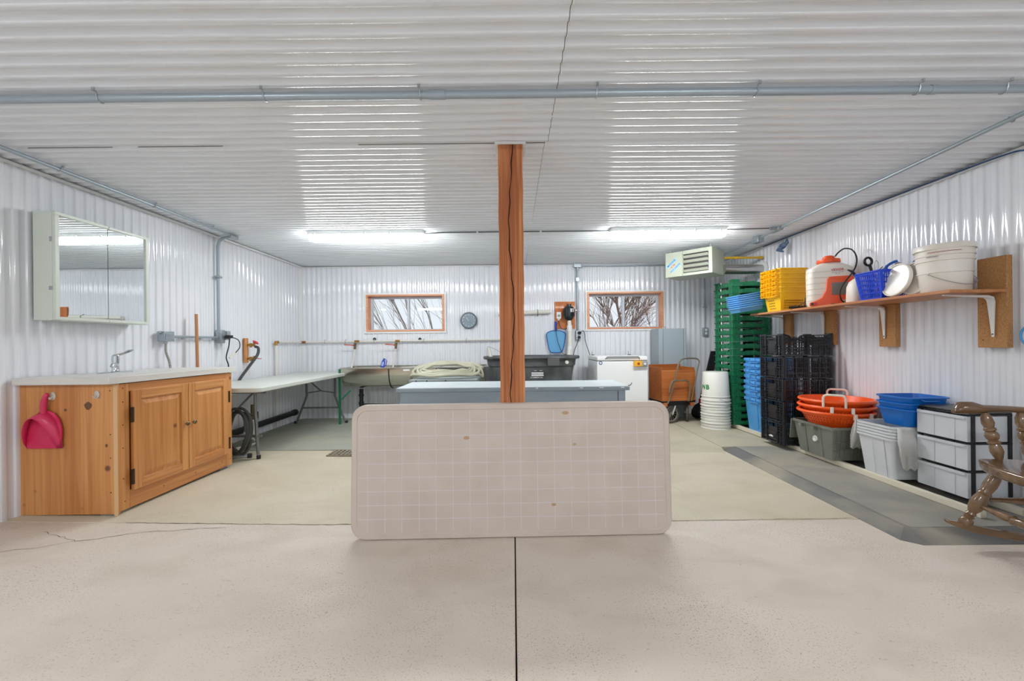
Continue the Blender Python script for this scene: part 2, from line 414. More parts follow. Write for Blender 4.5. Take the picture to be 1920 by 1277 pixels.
structure(MB().box(2.10, XW, 4.18, YB, -.02, .038).obj('floor_ledge', MATS.get('x') or bpy.data.materials['concrete_ledge'], smooth=20))
# drain grate let into the floor in front of the pad
g = thing('drain_grate', 'dark metal drain grate let into floor beside upright folding table', 'grate', (-1.60, 4.19, 0.012))
MB().box(-.26, .26, -.10, .10, -.012, -.006).obj('drain_pit', mat('pit_black', (18, 17, 15), rough=.9), g)
b = MB()
for i in range(13): x = -.252 + i * .042; b.box(x - .0075, x + .0075, -.10, .10, -.004, .006)
for j in range(5): y = -.10 + j * .05; b.box(-.26, .26, y - .0075, y + .0075, -.003, .007)
b.obj('grid', mat('grate_iron', (150, 142, 124), rough=.7), g)
# crack lines in the slabs: thin dark fissures with a relief of their own
def crack(pts, wd=.004):
    b = MB(); n = len(pts); vs = []; fs = []
    for i, (x, y) in enumerate(pts):
        dx = pts[min(i + 1, n - 1)][0] - pts[max(i - 1, 0)][0]; dy = pts[min(i + 1, n - 1)][1] - pts[max(i - 1, 0)][1]
        l = math.hypot(dx, dy) or 1; k = wd * random.uniform(.3, 1) * (0.3 if i in (0, n - 1) else 1)
        z = fz(x, y) + .0008
        vs += [(x - dy / l * k, y + dx / l * k, z), (x + dy / l * k, y - dx / l * k, z)]
    for i in range(n - 1): fs.append((2 * i, 2 * i + 1, 2 * i + 3, 2 * i + 2))
    return b.add(vs, fs)
def wob(p, q, n=24, a=.02):
    return [(p[0] + (q[0] - p[0]) * i / n + random.uniform(-a, a), p[1] + (q[1] - p[1]) * i / n + random.uniform(-a, a)) for i in range(n + 1)]
m_crack = mat('crack_dirt', (104, 90, 74), rough=.95)
cr = MB()
for pts, wd in ((wob((-3.0, 2.05), (-2.2, 2.42), 20, .012), .003), (wob((-2.2, 2.42), (-1.75, 2.50), 10, .008), .003), (wob((-2.45, 2.30), (-2.75, 2.42), 10, .01), .0025),
                (wob((-2.4, 2.546), (.9, 2.55), 90, .006), .005), (wob((.9, 2.55), (2.1, 2.56), 30, .004), .003),
                (wob((1.02, 3.75), (1.25, 3.0), 16, .012), .0015)):
    c_ = crack(pts, wd); cr.add(c_.v, c_.f)
structure(cr.obj('floor_crack', m_crack, smooth=0))
# ---------------------------------------------------------------- windows
m_wtrim = wood('window_wood', (232, 170, 130), (212, 142, 104), 'x', knots=False, rough=.4)
m_alu = mat('window_frame_white', (196, 203, 212), rough=.4)
m_glass = bpy.data.materials.new('window_glass'); m_glass.use_nodes = True
_N = m_glass.node_tree.nodes; _L = m_glass.node_tree.links; _N.remove(_N['Principled BSDF'])
_t = _N.new('ShaderNodeBsdfTransparent'); _g = _N.new('ShaderNodeBsdfGlossy'); _g.inputs['Roughness'].default_value = .01; _f = _N.new('ShaderNodeFresnel'); _f.inputs[0].default_value = 1.45; _m = _N.new('ShaderNodeMixShader')
_L.new(_f.outputs[0], _m.inputs[0]); _L.new(_t.outputs[0], _m.inputs[1]); _L.new(_g.outputs[0], _m.inputs[2]); _L.new(_m.outputs[0], _N['Material Output'].inputs[0])
for k, (x0, x1, z0, z1) in enumerate(WINS):
    b = MB(); d0, d1 = YB - .022, YB + .17; t = .032
    b.box(x0, x1, d0, d1, z0, z0 + t * .75); b.box(x0, x1, d0, d1, z1 - t * .75, z1)
    b.box(x0, x0 + t, d0, d1, z0 + t * .75, z1 - t * .75); b.box(x1 - t, x1, d0, d1, z0 + t * .75, z1 - t * .75)
    wn = structure(b.obj('window_%d' % (k + 1), m_wtrim, bevel=.002))
    b = MB(); y0, y1 = YB + .10, YB + .15; s = .028; xm = (x0 + x1) / 2 + (.02 if k == 0 else 0)
    a0, a1, c0, c1 = x0 + t, x1 - t, z0 + t * .75, z1 - t * .75
    b.box(a0, a1, y0, y1, c0, c0 + s * .5); b.box(a0, a1, y0, y1, c1 - s, c1); b.box(a0, a0 + s, y0, y1, c0 + s * .5, c1 - s); b.box(a1 - s, a1, y0, y1, c0 + s * .5, c1 - s)
    b.box(xm - s * .6, xm + s * .6, y0 - .01, y1, c0 + s * .5, c1 - s)
    structure(b.obj('window_frame', m_alu, wn, bevel=.002))
    structure(MB().box(a0 + s * .9, xm - s * .5, y0 + .02, y0 + .024, c0 + s * .4, c1 - s * .9).obj('pane', m_glass, wn, smooth=0))
    structure(MB().box(xm + s * .5, a1 - s * .9, y0 + .02, y0 + .024, c0 + s * .4, c1 - s * .9).obj('pane', m_glass, wn, smooth=0))
    b = MB(); b.box(x0 - .03, x1 + .03, YB - .014, YB + .0, z1, z1 + .02); b.box(x0 - .03, x1 + .03, YB - .014, YB, z0 - .026, z0); b.box(x0 - .022, x0, YB - .014, YB, z0, z1); b.box(x1, x1 + .022, YB - .014, YB, z0, z1)
    structure(b.obj('trim_%d' % (6 + k), m_white, wn))
# outside: snow and bare trees
gr = MB(); gr.box(-30, 30, YB + .25, 60, -.5, -.35); gr.box(-30, 30, -40, YF - .2, -.25, -.06); structure(gr.obj('ground_snow', mat('snow', (232, 236, 242), rough=.8)))
def tree(name, label, base, limbs, m, seed, depth=3, r0=.05, droop=0.0, fan=.5, twigs=5):
    rnd = random.Random(seed); b = MB()
    def grow(p, d, L, r, lev):
        pts = [p]; q = Vector(p); dd = Vector(d).normalized(); n = 6
        for i in range(n):
            dd = (dd + Vector((rnd.uniform(-.13, .13), rnd.uniform(-.08, .08), rnd.uniform(-.1, .1) - droop * .1 * lev))).normalized()
            q = q + dd * L / n; pts.append(q.copy())
            if lev < depth and i >= 1:
                for _ in range(twigs if lev == depth - 1 else 2):
                    sd = (dd + Vector((rnd.uniform(-1, 1), rnd.uniform(-.6, .6), rnd.uniform(-.6, .8) - droop)) * fan).normalized()
                    grow(q.copy(), sd, L * rnd.uniform(.35, .6), r * .42, lev + 1)
        b.tube(pts, [r * (1 - .75 * i / n) for i in range(n + 1)], n=5 if lev else 8)
    for (px, py, pz), d, L, r in limbs: grow(Vector((base[0] + px, base[1] + py, pz)), d, L, r, 0)
    tag(b.obj(name, m), label, 'tree', 'bare trees outside the windows')
m_bark = mat('bark_grey', (128, 118, 112), rough=.9, c2=(160, 148, 140), scale=(20, 20, 5))
m_bark2 = mat('bark_brown', (150, 118, 98), rough=.9, c2=(120, 92, 78), scale=(20, 20, 5))
tree('bare_tree', 'large grey limbs sweeping down to the right outside left window', (-2.2, 10.5), [((.5, 0, -.5), (-.45, .05, 1), 3.6, .035), ((.9, .2, -.5), (-.3, 0, 1), 3.8, .028), ((.15, .5, -.5), (-.62, 0, .9), 3.8, .022)], m_bark, 3, depth=2, fan=.35, twigs=2)
tree('bare_tree', 'forked brown tree behind the right pane of the left window', (-1.6, 11.5), [((.2, 0, -.5), (-.12, 0, 1), 4.0, .045), ((.5, 0, -.5), (.10, 0, 1), 4.0, .035), ((-.3, .4, -.5), (.22, 0, 1), 4.2, .04)], m_bark2, 5, depth=2, fan=.6, twigs=2)
tree('bare_tree', 'leaning grey tree with many thin twigs outside right window', (2.2, 10.8), [((.0, 0, -.5), (.35, 0, 1), 4.0, .030), ((-.6, .2, -.5), (.45, 0, 1), 4.0, .022), ((.4, .3, -.5), (.28, 0, 1), 4.0, .02)], m_bark2, 11, depth=2, fan=.7, twigs=7)
tree('bare_tree', 'brown upright tree behind the right pane of the right window', (3.3, 11.3), [((0, 0, -.5), (-.12, 0, 1), 4.0, .05), ((.3, .2, -.5), (.16, 0, 1), 4.2, .03), ((-.5, .2, -.5), (-.02, 0, 1), 4.2, .02)], m_bark2, 17, depth=2, fan=.7, twigs=7)

# ---------------------------------------------------------------- ceiling lights
m_lens = mat('lamp_lens', (255, 255, 255), rough=.3, emit=LAMP_COLOR, strength=LAMP)
m_lamp_house = mat('lamp_housing', (214, 216, 214), rough=.4)
def make_light(loc, label):
    t = thing('ceiling_light', label, 'light', loc, 0, 'vapour tight tube lights on the ceiling')
    MB().rings([rr(1.22, .125, .05, 5, z) for z in (0, -.035)] + [rr(1.20, .115, .05, 5, -.040)]).obj('housing', m_lamp_house, t)
    MB().rings([rr(1.215, .118, .055, 5, -.041)] + [rr(1.215 - q, .118 - q, .05, 5, z) for q, z in ((.004, -.060), (.020, -.082), (.05, -.094))]).obj('lens', m_lens, t)
    b = MB()
    for i in range(5):
        x = -.52 + i * .26
        for s in (-1, 1): b = MB(); b.box(x - .010, x + .010, s * .068 - .006, s * .068 + .006, -.052, -.022); b.obj('clip', m_lamp_house, t)
    return t
l0 = make_light((-1.515, 4.31, ZC - .004), 'white tube light on ceiling left of the timber post')
dup(l0, (1.625, 4.31, ZC - .004), label='white tube light on ceiling right of the timber post, near the heater')
for i, (x, y) in enumerate([(-2.4, -.6), (1.5, -.6), ]):
    dup(l0, (x, y, ZC - .004), label='white tube light on the ceiling %s the viewer, %s side' % (('just behind', 'left'), ('just behind', 'right'), ('far behind', 'left'), ('far behind', 'right'))[i])

# ---------------------------------------------------------------- conduits on the ceiling
def strap(b, c, r, ax='x'):
    M = Matrix.Translation(c)
    if ax == 'y': M = M @ Matrix.Rotation(R(90), 4, 'Z')
    pr = [(-.007, r + .012)]
    b.tube([(0, -r * 2.1, r + .004), (0, -r * 1.15, r + .002), (0, -r * 1.1, 0), (0, -r * .78, -r * .8), (0, 0, -r * 1.13), (0, r * .78, -r * .8), (0, r * 1.12, 0), (0, r * 1.15, r)], .0035, n=6, M=M)
    b.cyl((0, -r * 1.9, r - .002), (0, -r * 1.9, r + .010), .006, n=8, M=M)
t = thing('ceiling_conduit', 'thick grey conduit strapped across the ceiling in front of the post', 'pipe', (0, 1.905, ZC - .036))
b = MB(); b.cyl((-XW + .02, 0, 0), (XW - .02, 0, 0), .0178); b.obj('pipe', m_conduit, t)
b = MB(); b.cyl((-.375, 0, 0), (-.30, 0, 0), .021); b.obj('coupling', m_conduit, t)
b = MB(); b.cyl((1.93, 0, 0), (1.96, 0, 0), .0205); b.obj('coupling', m_conduit, t)
for x in (-1.89, -1.13, -.415, .395, 1.13, 1.87, 2.27):
    b = MB(); strap(b, (x, 0, 0), .018); b.obj('strap', m_steel, t)
def lbody(b, c, d, L=.10, r=.02):
    d = Vector(d).normalized(); c = Vector(c); b.cyl(c, c + d * L, r, r * 1.05, n=12)
    b.cyl(c, c - d * .015, r, r * .6, n=12)
# left wall: along the ceiling, down the wall to the outlet
t = thing('wall_conduit', 'grey conduit along ceiling edge bending down left wall to the outlet', 'pipe', (-2.92, 4.37, ZC - .03))
b = MB(); b.cyl((0, -6, 0), (0, -.03, 0), .0125); b.obj('ceiling_run', m_conduit, t)
b = MB(); lbody(b, (0, .02, -.005), (0, -1, 0), .12, .021); b.cyl((0, 0, 0), (-.06, 0, 0), .018); b.obj('conduit_body', m_steel, t)
b = MB(); b.tube(spline([(-.05, 0, 0), (-.11, 0, -.004), (-.165, 0, -.03), (-.188, 0, -.09), (-.19, 0, -.15), (-.19, 0, -.6), (-.19, 0, -.98)], 5), .0145, n=10); b.obj('wall_run', m_conduit, t)
b = MB()
for y in (-.35, -1.0, -1.7, -2.4): b = MB(); strap(b, (0, y, 0), .0125, 'y'); b.obj('strap', m_steel, t)
b = MB(); b.bc((-.19, 0, -.42), (.035, .075, .018)); b.bc((-.19, 0, -.42), (.04, .02, .03)); b.obj('strap', m_steel, t)
t = thing('outlet_box', 'grey steel outlet box at the foot of the left wall conduit with plug', 'outlet', (-3.105, 4.385, 1.21))
MB().box(-.03, .03, -.032, .032, -.07, .07).obj('box', m_steel, t, bevel=.004)
MB().box(-.03, .055, .034, .085, -.035, .06).obj('cover', m_conduit, t, bevel=.006)
b = MB(); b.cyl((.035, .03, -.005), (.085, .03, -.005), .015); b.box(.05, .09, .0, .07, -.018, .014); b.obj('plug', m_black, t, bevel=.003)
b = MB(); b.tube(spline([(.085, .02, -.01), (.09, .0, -.10), (.075, -.02, -.22), (.085, 0, -.32), (.07, 0, -.5)], 5), .006)
b.tube(spline([(.09, .06, -.01), (.12, .11, -.04), (.13, .11, -.12), (.09, .06, -.20)], 5), .005); b.obj('cord', m_rubber, t)
b = MB(); b.cyl((.10, .075, -.17), (.075, .03, -.23), .011); b.obj('cord_connector', m_pvcpipe, t)
t = thing('switch_conduit', 'short horizontal grey conduit joining switch and outlet on left wall', 'pipe', (-3.112, 3.76, 1.20))
b = MB(); b.cyl((0, 0, 0), (0, .59, 0), .0115); b.obj('pipe', m_conduit, t)
b = MB()
for y in (.14, .36, .54): b = MB(); b.bc((-.006, y, -.008), (.022, .018, .036)); b.obj('strap', m_steel, t)
t = thing('switch_box', 'small grey switch box on left wall beside the mirror cabinet', 'switch', (-3.10, 3.69, 1.20))
MB().box(-.03, .035, -.055, .055, -.045, .045).obj('box', m_conduit, t, bevel=.005)
b = MB(); b.cyl((.0, -.055, .03), (.0, -.08, .03), .012); b.cyl((0, 0, -.045), (0, 0, -.065), .014); b.obj('connector', m_steel, t)
MB().box(.035, .040, -.045, .045, -.028, .028).obj('faceplate', m_steel, t, bevel=.002)
b = MB(); b.tube(spline([(0, 0, -.065), (.01, -.01, -.14), (.02, .01, -.22), (.03, .01, -.285)], 6), .0095); b.obj('armoured_cable', mat('cable_grey', (170, 166, 160), rough=.5, c2=(120, 118, 112), scale=(1, 1, 160)), t)
# right side ceiling run
t = thing('ceiling_conduit', 'long grey conduit running along the ceiling by the right wall', 'pipe', (2.62, 1.2, ZC - .03))
b = MB(); b.cyl((-.04, 0, 0), (.13, 3.06, 0), .0125); b.cyl((.135, 3.1, 0), (.22, 4.4, 0), .0115); b.obj('pipe', m_conduit, t)
b = MB(); lbody(b, (.125, 3.14, -.006), (-.04, -1, 0), .14, .024); b.cyl((.115, 3.05, 0), (.04, 3.06, .0), .016); b.obj('conduit_body', m_steel, t)
MB().bc((.15, 3.46, -.015), (.07, .12, .075)).obj('junction_box', m_steel, t, bevel=.004)
b = MB()
for y in (.98, 3.75): b = MB(); strap(b, (y * .055 - .03, y, 0), .0135, 'y'); b.obj('strap', m_steel, t)
# cable between the two lights
t = thing('light_cable', 'thin dark cable linking the two ceiling lights behind the post', 'cable', (0, 4.31, ZC - .020))
b = MB(); b.tube([(-.905, 0, -.01), (-.7, 0, 0), (1.01, 0, 0)], .0065); b.cyl((2.24, 0, 0), (2.72, -.03, 0), .0065); b.obj('cable', mat('cable_dark', (88, 92, 94), rough=.6), t)
b = MB()
for x in (-.36, .30): b = MB(); b.bc((x, 0, 0), (.018, .02, .02)); b.obj('clip', m_white, t)
# back wall: horizontal run under the ceiling, drop to the outlet by the pump
t = thing('ceiling_conduit', 'grey conduit along top of back wall from pump outlet to heater', 'pipe', (.965, YB - .035, ZC - .045))
b = MB(); b.cyl((.04, 0, 0), (1.62, 0, 0), .0125); b.obj('pipe', m_conduit, t)
b = MB(); b.bc((0, 0, 0), (.11, .05, .055)); b.cyl((0, 0, -.02), (0, 0, -.075), .02); b.obj('conduit_body', m_steel, t, bevel=.004)
b = MB(); b.cyl((0, .012, -.07), (0, .012, -.96), .0155); b.obj('drop', m_conduit, t)
b = MB(); b.bc((0, .012, -.66), (.07, .02, .018)); b.bc((0, .012, -.20), (.045, .03, .05)); b.obj('strap', m_steel, t)
t = thing('outlet_box', 'grey outlet box under conduit right of pump board with black plugs', 'outlet', (.975, YB - .03, 1.22))
MB().box(-.045, .03, -.022, .02, -.07, .07).obj('box', m_steel, t, bevel=.004)
b = MB(); b.cyl((0, -.02, .03), (.01, -.055, .03), .022); b.cyl((0, -.02, -.03), (0, -.055, -.035), .020); b.obj('plug', m_black, t)
b = MB(); b.tube(spline([(0, -.05, -.03), (-.03, -.05, -.12), (-.07, -.04, -.22), (-.09, -.04, -.30)], 5), .005)
b.tube(spline([(.01, -.05, .03), (.06, -.04, .06), (.085, -.03, .0), (.09, -.03, -.08), (.13, -.03, -.22), (.165, -.03, -.32)], 5), .005)
b.obj('cord', m_rubber, t)
t = thing('outlet_box', 'grey double outlet at the end of thin conduit between cabinet and crates', 'outlet', (2.85, YB - .03, 1.25))
MB().box(-.038, .038, -.025, .02, -.06, .06).obj('box', m_conduit, t, bevel=.004)
b = MB(); b.cyl((0, -.026, .025), (0, -.030, .025), .017); b.cyl((0, -.026, -.025), (0, -.030, -.025), .017); b.obj('socket', m_white, t)
b = MB(); b.cyl((0, .005, .06), (0, .005, .82), .009); b.bc((0, 0, .36), (.06, .015, .015)); b.obj('conduit', m_conduit, t)

# ---------------------------------------------------------------- timber post
m_post = wood('post_timber', (214, 144, 96), (156, 90, 52), 'z', rough=.85, fine=60, dark=(110, 55, 28), coat=0)
t = thing('timber_post', 'rough sawn brown timber post standing in the middle of the room', 'post', (-.005, 2.488, 0.0))
b = MB(); n = 40
for i in range(1):
    rg = []
    for j in range(n + 1):
        z = .0 + (ZC - .012) * j / n; wv = .0015 * math.sin(j * 1.3)
        rg.append([(-.072 + wv, -.072, z), (-.020 + .01 * math.sin(j * .35), -.072 + wv, z), (-.004 + .012 * math.sin(j * .35) , -.0715, z), (.072 + wv, -.072, z), (.071, .072, z), (-.072, .072, z)])
    b.rings(rg)
b.obj('timber', m_post, t, smooth=0)
b = MB(); vs = []; fs = []
for j in range(n + 1):
    z = .02 + (ZC - .04) * j / n; x = .0 + .012 * math.sin(j * .35) + .004 * math.sin(j * 2.1); wd = .0016 + .0014 * abs(math.sin(j * .7))
    vs += [(x - wd, -.0742, z), (x + wd, -.0742, z)]
for j in range(n): fs.append((2 * j, 2 * j + 1, 2 * j + 3, 2 * j + 2))
b.add(vs, fs); c = b.obj('drying_crack', mat('crack_black', (30, 16, 10), rough=1), t, smooth=0); c['label'] = 'dark drying crack down the front'
b = MB(); b.box(-.09, .09, -.078, -.0745, ZC - .022, ZC - .006); b.box(-.09, -.073, -.0745, .09, ZC - .022, ZC - .006); b.box(.073, .09, -.0745, .09, ZC - .022, ZC - .006); b.obj('collar', m_white, t)

# ---------------------------------------------------------------- upright folding table in front of the post
m_ftab = mat('table_plastic', (205, 191, 181), rough=.55, c2=(198, 183, 172), scale=(5, 5, 5), bump=.25, bscale=350, bdist=.0006)
m_grid = mat('table_grid_mark', (214, 205, 203), rough=.55)
tl, th = 1.83, .76
lean = math.asin(.035 / .76)
t = thing('folding_table', 'beige plastic folding table standing on its long edge against the post', 'table', (-.012, 2.345, .002), rot=(-lean, 0, R(1.2)))
def vr(w, h, r, y, n=7): return [(p[0], y, p[1] + th / 2) for p in rr(w, h, r, n)]
b = MB(); b.rings([vr(tl - .03, th - .03, .075, .045), vr(tl, th, .085, .038), vr(tl, th, .085, .008), vr(tl - .012, th - .012, .08, 0), vr(tl - .062, th - .062, .06, -.0), vr(tl - .070, th - .070, .056, .004), vr(tl - .09, th - .09, .05, .004)])
b.obj('tabletop', m_ftab, t, smooth=40)
b = MB()
for i in range(18):
    x = -.82 + i * .0965; b.box(x - .0022, x + .0022, .0030, .0046, .043, th - .043)
for j in range(8):
    z = .115 + j * .0775; b.box(-tl / 2 + .043, tl / 2 - .043, .0030, .0046, z - .0022, z + .0022)
c = b.obj('grid_lines', m_grid, t, smooth=0); c['label'] = 'pale square grid moulded on tabletop'
for (x, z, w_, h_) in ((-.26, .565, .018, .010), (.36, .52, .012, .007), (.235, .18, .014, .008), (.31, .70, .02, .01)):
    b = MB(); b.rings([[(x + w_ * math.cos(a * PI / 6), y, z + h_ * math.sin(a * PI / 6)) for a in range(12)] for y in (.0028, .0040)])
    b.obj('stain', mat('stain_tan', (186, 152, 116), rough=.6), t)
b = MB()
for s in (-1, 1):
    b.tube([(s * .70, .056, .12), (s * .12, .056, .12), (s * .12, .056, .64), (s * .70, .056, .64)], .0115, closed=True)
b.obj('folded_legs', m_steel, t)

# ---------------------------------------------------------------- sink cabinet on the left
m_pine = wood('cabinet_pine', (212, 150, 88), (184, 116, 58), 'z', rough=.42, fine=42, coat=.25, dark=(120, 68, 34))
m_pine_h = wood('cabinet_pine_rail', (210, 148, 88), (182, 115, 60), 'y', rough=.42, fine=42, coat=.25, knots=False)
m_counter = mat('counter_laminate', (222, 219, 212), rough=.35, c2=(212, 208, 202), scale=(2, 2, 30))
m_hinge = mat('hinge_brown', (74, 56, 42), rough=.5, metal=.5)
CX = -2.545     # face of the cabinet
t = thing('sink_cabinet', 'knotty pine sink cabinet with two raised panel doors against the left wall', 'cabinet', (0, 0, 0))
MB().box(-3.125, CX - .022, 2.655, 3.72, .105, .868).obj('body', m_pine, t)
b = MB(); b.box(-3.20, CX + .014, 2.637, 2.654, .040, .872); b.obj('side_panel', m_pine, t, bevel=.002)
b = MB(); b.box(-3.20, -3.155, 2.612, 2.6365, .040, .868); b.obj('side_batten', m_pine, t, bevel=.002)
MB().box(CX - .0075, CX + .017, 2.6345, 2.6365, .030, .868).obj('corner_bead', mat('pine_pale', (214, 178, 132), rough=.5), t)
def fbox(y0, y1, z0, z1, d=.0, th_=.02): return MB().box(CX - .0215 + d, CX + d, y0, y1, z0, z1)
fbox(2.655, 2.735, .045, .868).obj('face_stile', m_pine, t, bevel=.002)
fbox(3.655, 3.73, .045, .868).obj('face_stile', m_pine, t, bevel=.002)
fbox(2.7355, 3.6545, .815, .868).obj('face_rail', m_pine_h, t, bevel=.002)
fbox(2.7355, 3.6545, .045, .165).obj('face_rail', m_pine_h, t, bevel=.002)
fbox(3.19, 3.232, .166, .814).obj('face_stile', m_pine, t)
m_scr = m_hinge
for y, z in [(q_, .10) for q_ in (2.66, 2.70, 3.0, 3.3, 3.6, 3.70)] + [(2.69, q_) for q_ in (.25, .45, .60, .75, .84)]:
    b = MB(); b.cyl((CX, y, z), (CX + .0015, y, z), .004, n=8); b.obj('screw', m_scr, t)
for z in (.18, .40, .55, .83): b = MB(); b.cyl((CX - .03, 2.637, z), (CX - .03, 2.6355, z), .004, n=8); b.obj('screw', m_scr, t)
def door(y0, y1, knob_y, hinge_y):
    z0, z1 = .158, .822; sw = .062; X0, X1 = CX + .001, CX + .021
    def q(i, x): return [(x, y0 + sw + i, z0 + sw + i), (x, y1 - sw - i, z0 + sw + i), (x, y1 - sw - i, z1 - sw - i), (x, y0 + sw + i, z1 - sw - i)]
    b = MB(); b.rings([q(-.0, X0), q(0, X0 + .008), q(.008, X0 + .006), q(.040, X0 + .017), q(.042, X0 + .017)]); d = b.obj('door', m_pine, t, smooth=10)
    for a_, c_ in ((y0, y0 + sw), (y1 - sw, y1)): MB().box(X0, X1, a_, c_, z0, z1).obj('door_stile', m_pine, d, bevel=.003)
    for a_, c_ in ((z0, z0 + sw), (z1 - sw, z1)): MB().box(X0, X1, y0 + sw, y1 - sw, a_, c_).obj('door_rail', m_pine_h, d, bevel=.003)
    b = MB(); b.lathe([(.004, 0), (.005, .010), (.009, .013), (.015, .018), (.0155, .024), (.011, .029), (.0, .030)], 16, Matrix.Translation((X1 - .001, knob_y, .515)) @ AXR['x']); b.obj('knob', mat('antique_brass', (128, 112, 84), rough=.35, metal=.8), d)
    for z in (.25, .66): b = MB(); b.box(X1 - .004, X1 + .003, hinge_y - .010, hinge_y + .010, z - .05, z + .05); b.cyl((X1 + .004, hinge_y, z - .05), (X1 + .004, hinge_y, z + .05), .005, n=10); b.obj('hinge', m_hinge, d)
door(2.742, 3.208, 3.175, 2.737); door(3.214, 3.660, 3.247, 3.667)
b = MB(); b.rings([[(x, y, z) for x, y in ((-3.14, 2.585), (CX + .012, 2.585), (CX + .022, 2.615), (CX + .022, 3.765), (-3.14, 3.765))] for z in (.874, .918)])
c = b.obj('countertop', m_counter, t, bevel=.003); c['label'] = 'pale laminate countertop'
b = MB(); b.bc((CX - .06, 2.69, .035), (.09, .09, .05)); b.bc((CX - .06, 3.64, .022), (.09, .09, .05)); b.bc((-3.05, 2.69, .05), (.09, .09, .05)); b.obj('block_foot', mat('block_grey', (124, 126, 124), rough=.8), t)
MB().box(-3.1, CX - .07, 2.66, 3.70, .06, .104).obj('base_plinth', mat('plinth_dark', (70, 52, 38), rough=.8), t)
for x, z, w_, h_ in ((-2.715, .735, .024, .024), (-2.600, .480, .008, .011), (-2.860, .71, .009, .008)):
    b = MB(); b.rings([[(x + w_ * (1 + .12 * math.sin(a * 1.2)) * math.cos(a * PI / 8), y, z + h_ * (1 + .12 * math.cos(a * 1.6)) * math.sin(a * PI / 8)) for a in range(16)] for y in (2.6372, 2.6358)])
    b.obj('knot_stain', mat('knot_dark', (112, 74, 50), rough=.6), t)
# stuck-on hooks
m_hook = mat('clear_hook', (216, 206, 196), rough=.2, alpha=.85)
def hook(x, z, label):
    t = thing('adhesive_hook', label, 'hook', (x, 2.6355, z))
    MB().rings([[(w_ * math.cos(a * PI / 8), y, h_ * math.sin(a * PI / 8)) for a in range(16)] for y, w_, h_ in ((0, .017, .027), (-.005, .016, .026), (-.007, .012, .02))]).obj('backplate', m_hook, t)
    b = MB(); b.tube(spline([(0, -.006, -.004), (0, -.014, -.014), (0, -.020, -.016), (-.001, -.024, -.006)], 4), [.006, .006, .006, .006, .006, .006, .006, .006, .0055, .005, .005, .005, .004][:13]); b.obj('prong', m_hook, t)
hook(-2.935, .800, 'clear adhesive hook holding the red dustpan')
hook(-2.655, .806, 'empty clear adhesive hook on cabinet side right of dustpan')
# dustpan
m_pan = mat('dustpan_red', (206, 36, 84), rough=.35, c2=(214, 60, 100), scale=(9, 9, 9))
t = thing('dustpan', 'crimson plastic dustpan hanging from hook on the cabinet side', 'dustpan', (-2.977, 2.611, .470))
t.scale = (.86, 1, 1)
out = [(-.125, 0), (.085, 0), (.112, .030), (.128, .08), (.128, .13), (.110, .185), (.075, .222), (.035, .238), (-.02, .238), (-.075, .205), (-.115, .145), (-.132, .07), (-.135, .02)]
b = MB(); b.rings([[(x, -.004 + .018, z) for x, z in out], [(x * .995, .008, z) for x, z in out]]); b.obj('pan', m_pan, t)
b = MB()
hood = [(-.02 + .155 * math.cos(R(a)), .235 * math.sin(R(a))) for a in range(180, -1, -12)]
lip = [(-.02 + .112 * math.cos(R(a)) - .0, .010 - .060 * math.sin(R(a)) ** .6 if a not in (0, 180) else .010, .200 * math.sin(R(a))) for a in range(180, -1, -12)]
outer2 = [(-.003 + .131 * math.cos(R(a)), .012, .238 * math.sin(R(a)) ** .85 if a not in (0, 180) else 0.0) for a in range(180, -1, -12)]
vs = outer2 + lip; n = len(lip); fs = [(i, i + 1, n + i + 1, n + i) for i in range(n - 1)]
b.add(vs, fs); o = b.obj('hood', m_pan, t); s_ = o.modifiers.new('thick', 'SOLIDIFY'); s_.thickness = .003
b = MB(); b.tube([(.004, .004, .225), (.010, -.002, .26), (.018, -.004, .30), (.030, -.004, .335), (.040, -.002, .348)], [.017, .018, .017, .014, .010], n=12); b.obj('handle', m_pan, t)
# tap
t = thing('tap', 'chrome single lever tap on the pale countertop below the mirror', 'tap', (-2.945, 3.06, .918))
b = MB(); b.rings([rr(.07, .25, .033, 5, z) for z in (0, .006)] + [rr(.06, .24, .03, 5, .010)]); b.obj('base_plate', m_chrome, t)
b = MB(); b.lathe([(.026, .010), (.023, .02), (.021, .07), (.024, .10), (.022, .125), (.012, .136), (0, .138)], 20); b.obj('body', m_chrome, t)
b = MB(); b.tube([(0, .0, .05), (.03, -.02, .06), (.06, -.06, .066), (.075, -.10, .062), (.078, -.11, .05)], [.014, .013, .012, .012, .011], n=12); b.obj('spout', m_chrome, t)
b = MB(); b.tube([(.005, .005, .128), (.02, .04, .14), (.03, .075, .158), (.035, .105, .165)], [.010, .009, .011, .007], n=10); b.obj('lever', m_chrome, t)
# mirror cabinet
m_cab = mat('mirror_cabinet_paint', (212, 218, 208), rough=.4)
m_mirror = mat('mirror', (236, 240, 240), rough=.01, metal=1)
t = thing('mirror_cabinet', 'off-white medicine cabinet with two mirror doors on the left wall', 'cabinet', (-3.132, 2.70, 1.29))
MB().box(0, .125, 0, .70, 0, .715).obj('box', m_cab, t, bevel=.003)
for y0, y1 in ((0.002, .362), (.366, .698)):
    d = MB(); e = .026; x0, x1 = .1255, .145
    d.box(x0, x1, y0, y1, .002, .002 + e * .8); d.box(x0, x1, y0, y1, .713 - e * .8, .713)
    if y0 < .1: d.box(x0, x1, y0, y0 + e, .023, .692)
    else: d.box(x0, x1, y1 - e, y1, .023, .692)
    d = d.obj('door', m_cab, t, bevel=.002)
    ya, yb = (y0 + e, y1) if y0 < .1 else (y0, y1 - e)
    MB().box(x0 + .003, x0 + .009, ya, yb, .0225, .6925).obj('mirror_pane', m_mirror, d, smooth=0)
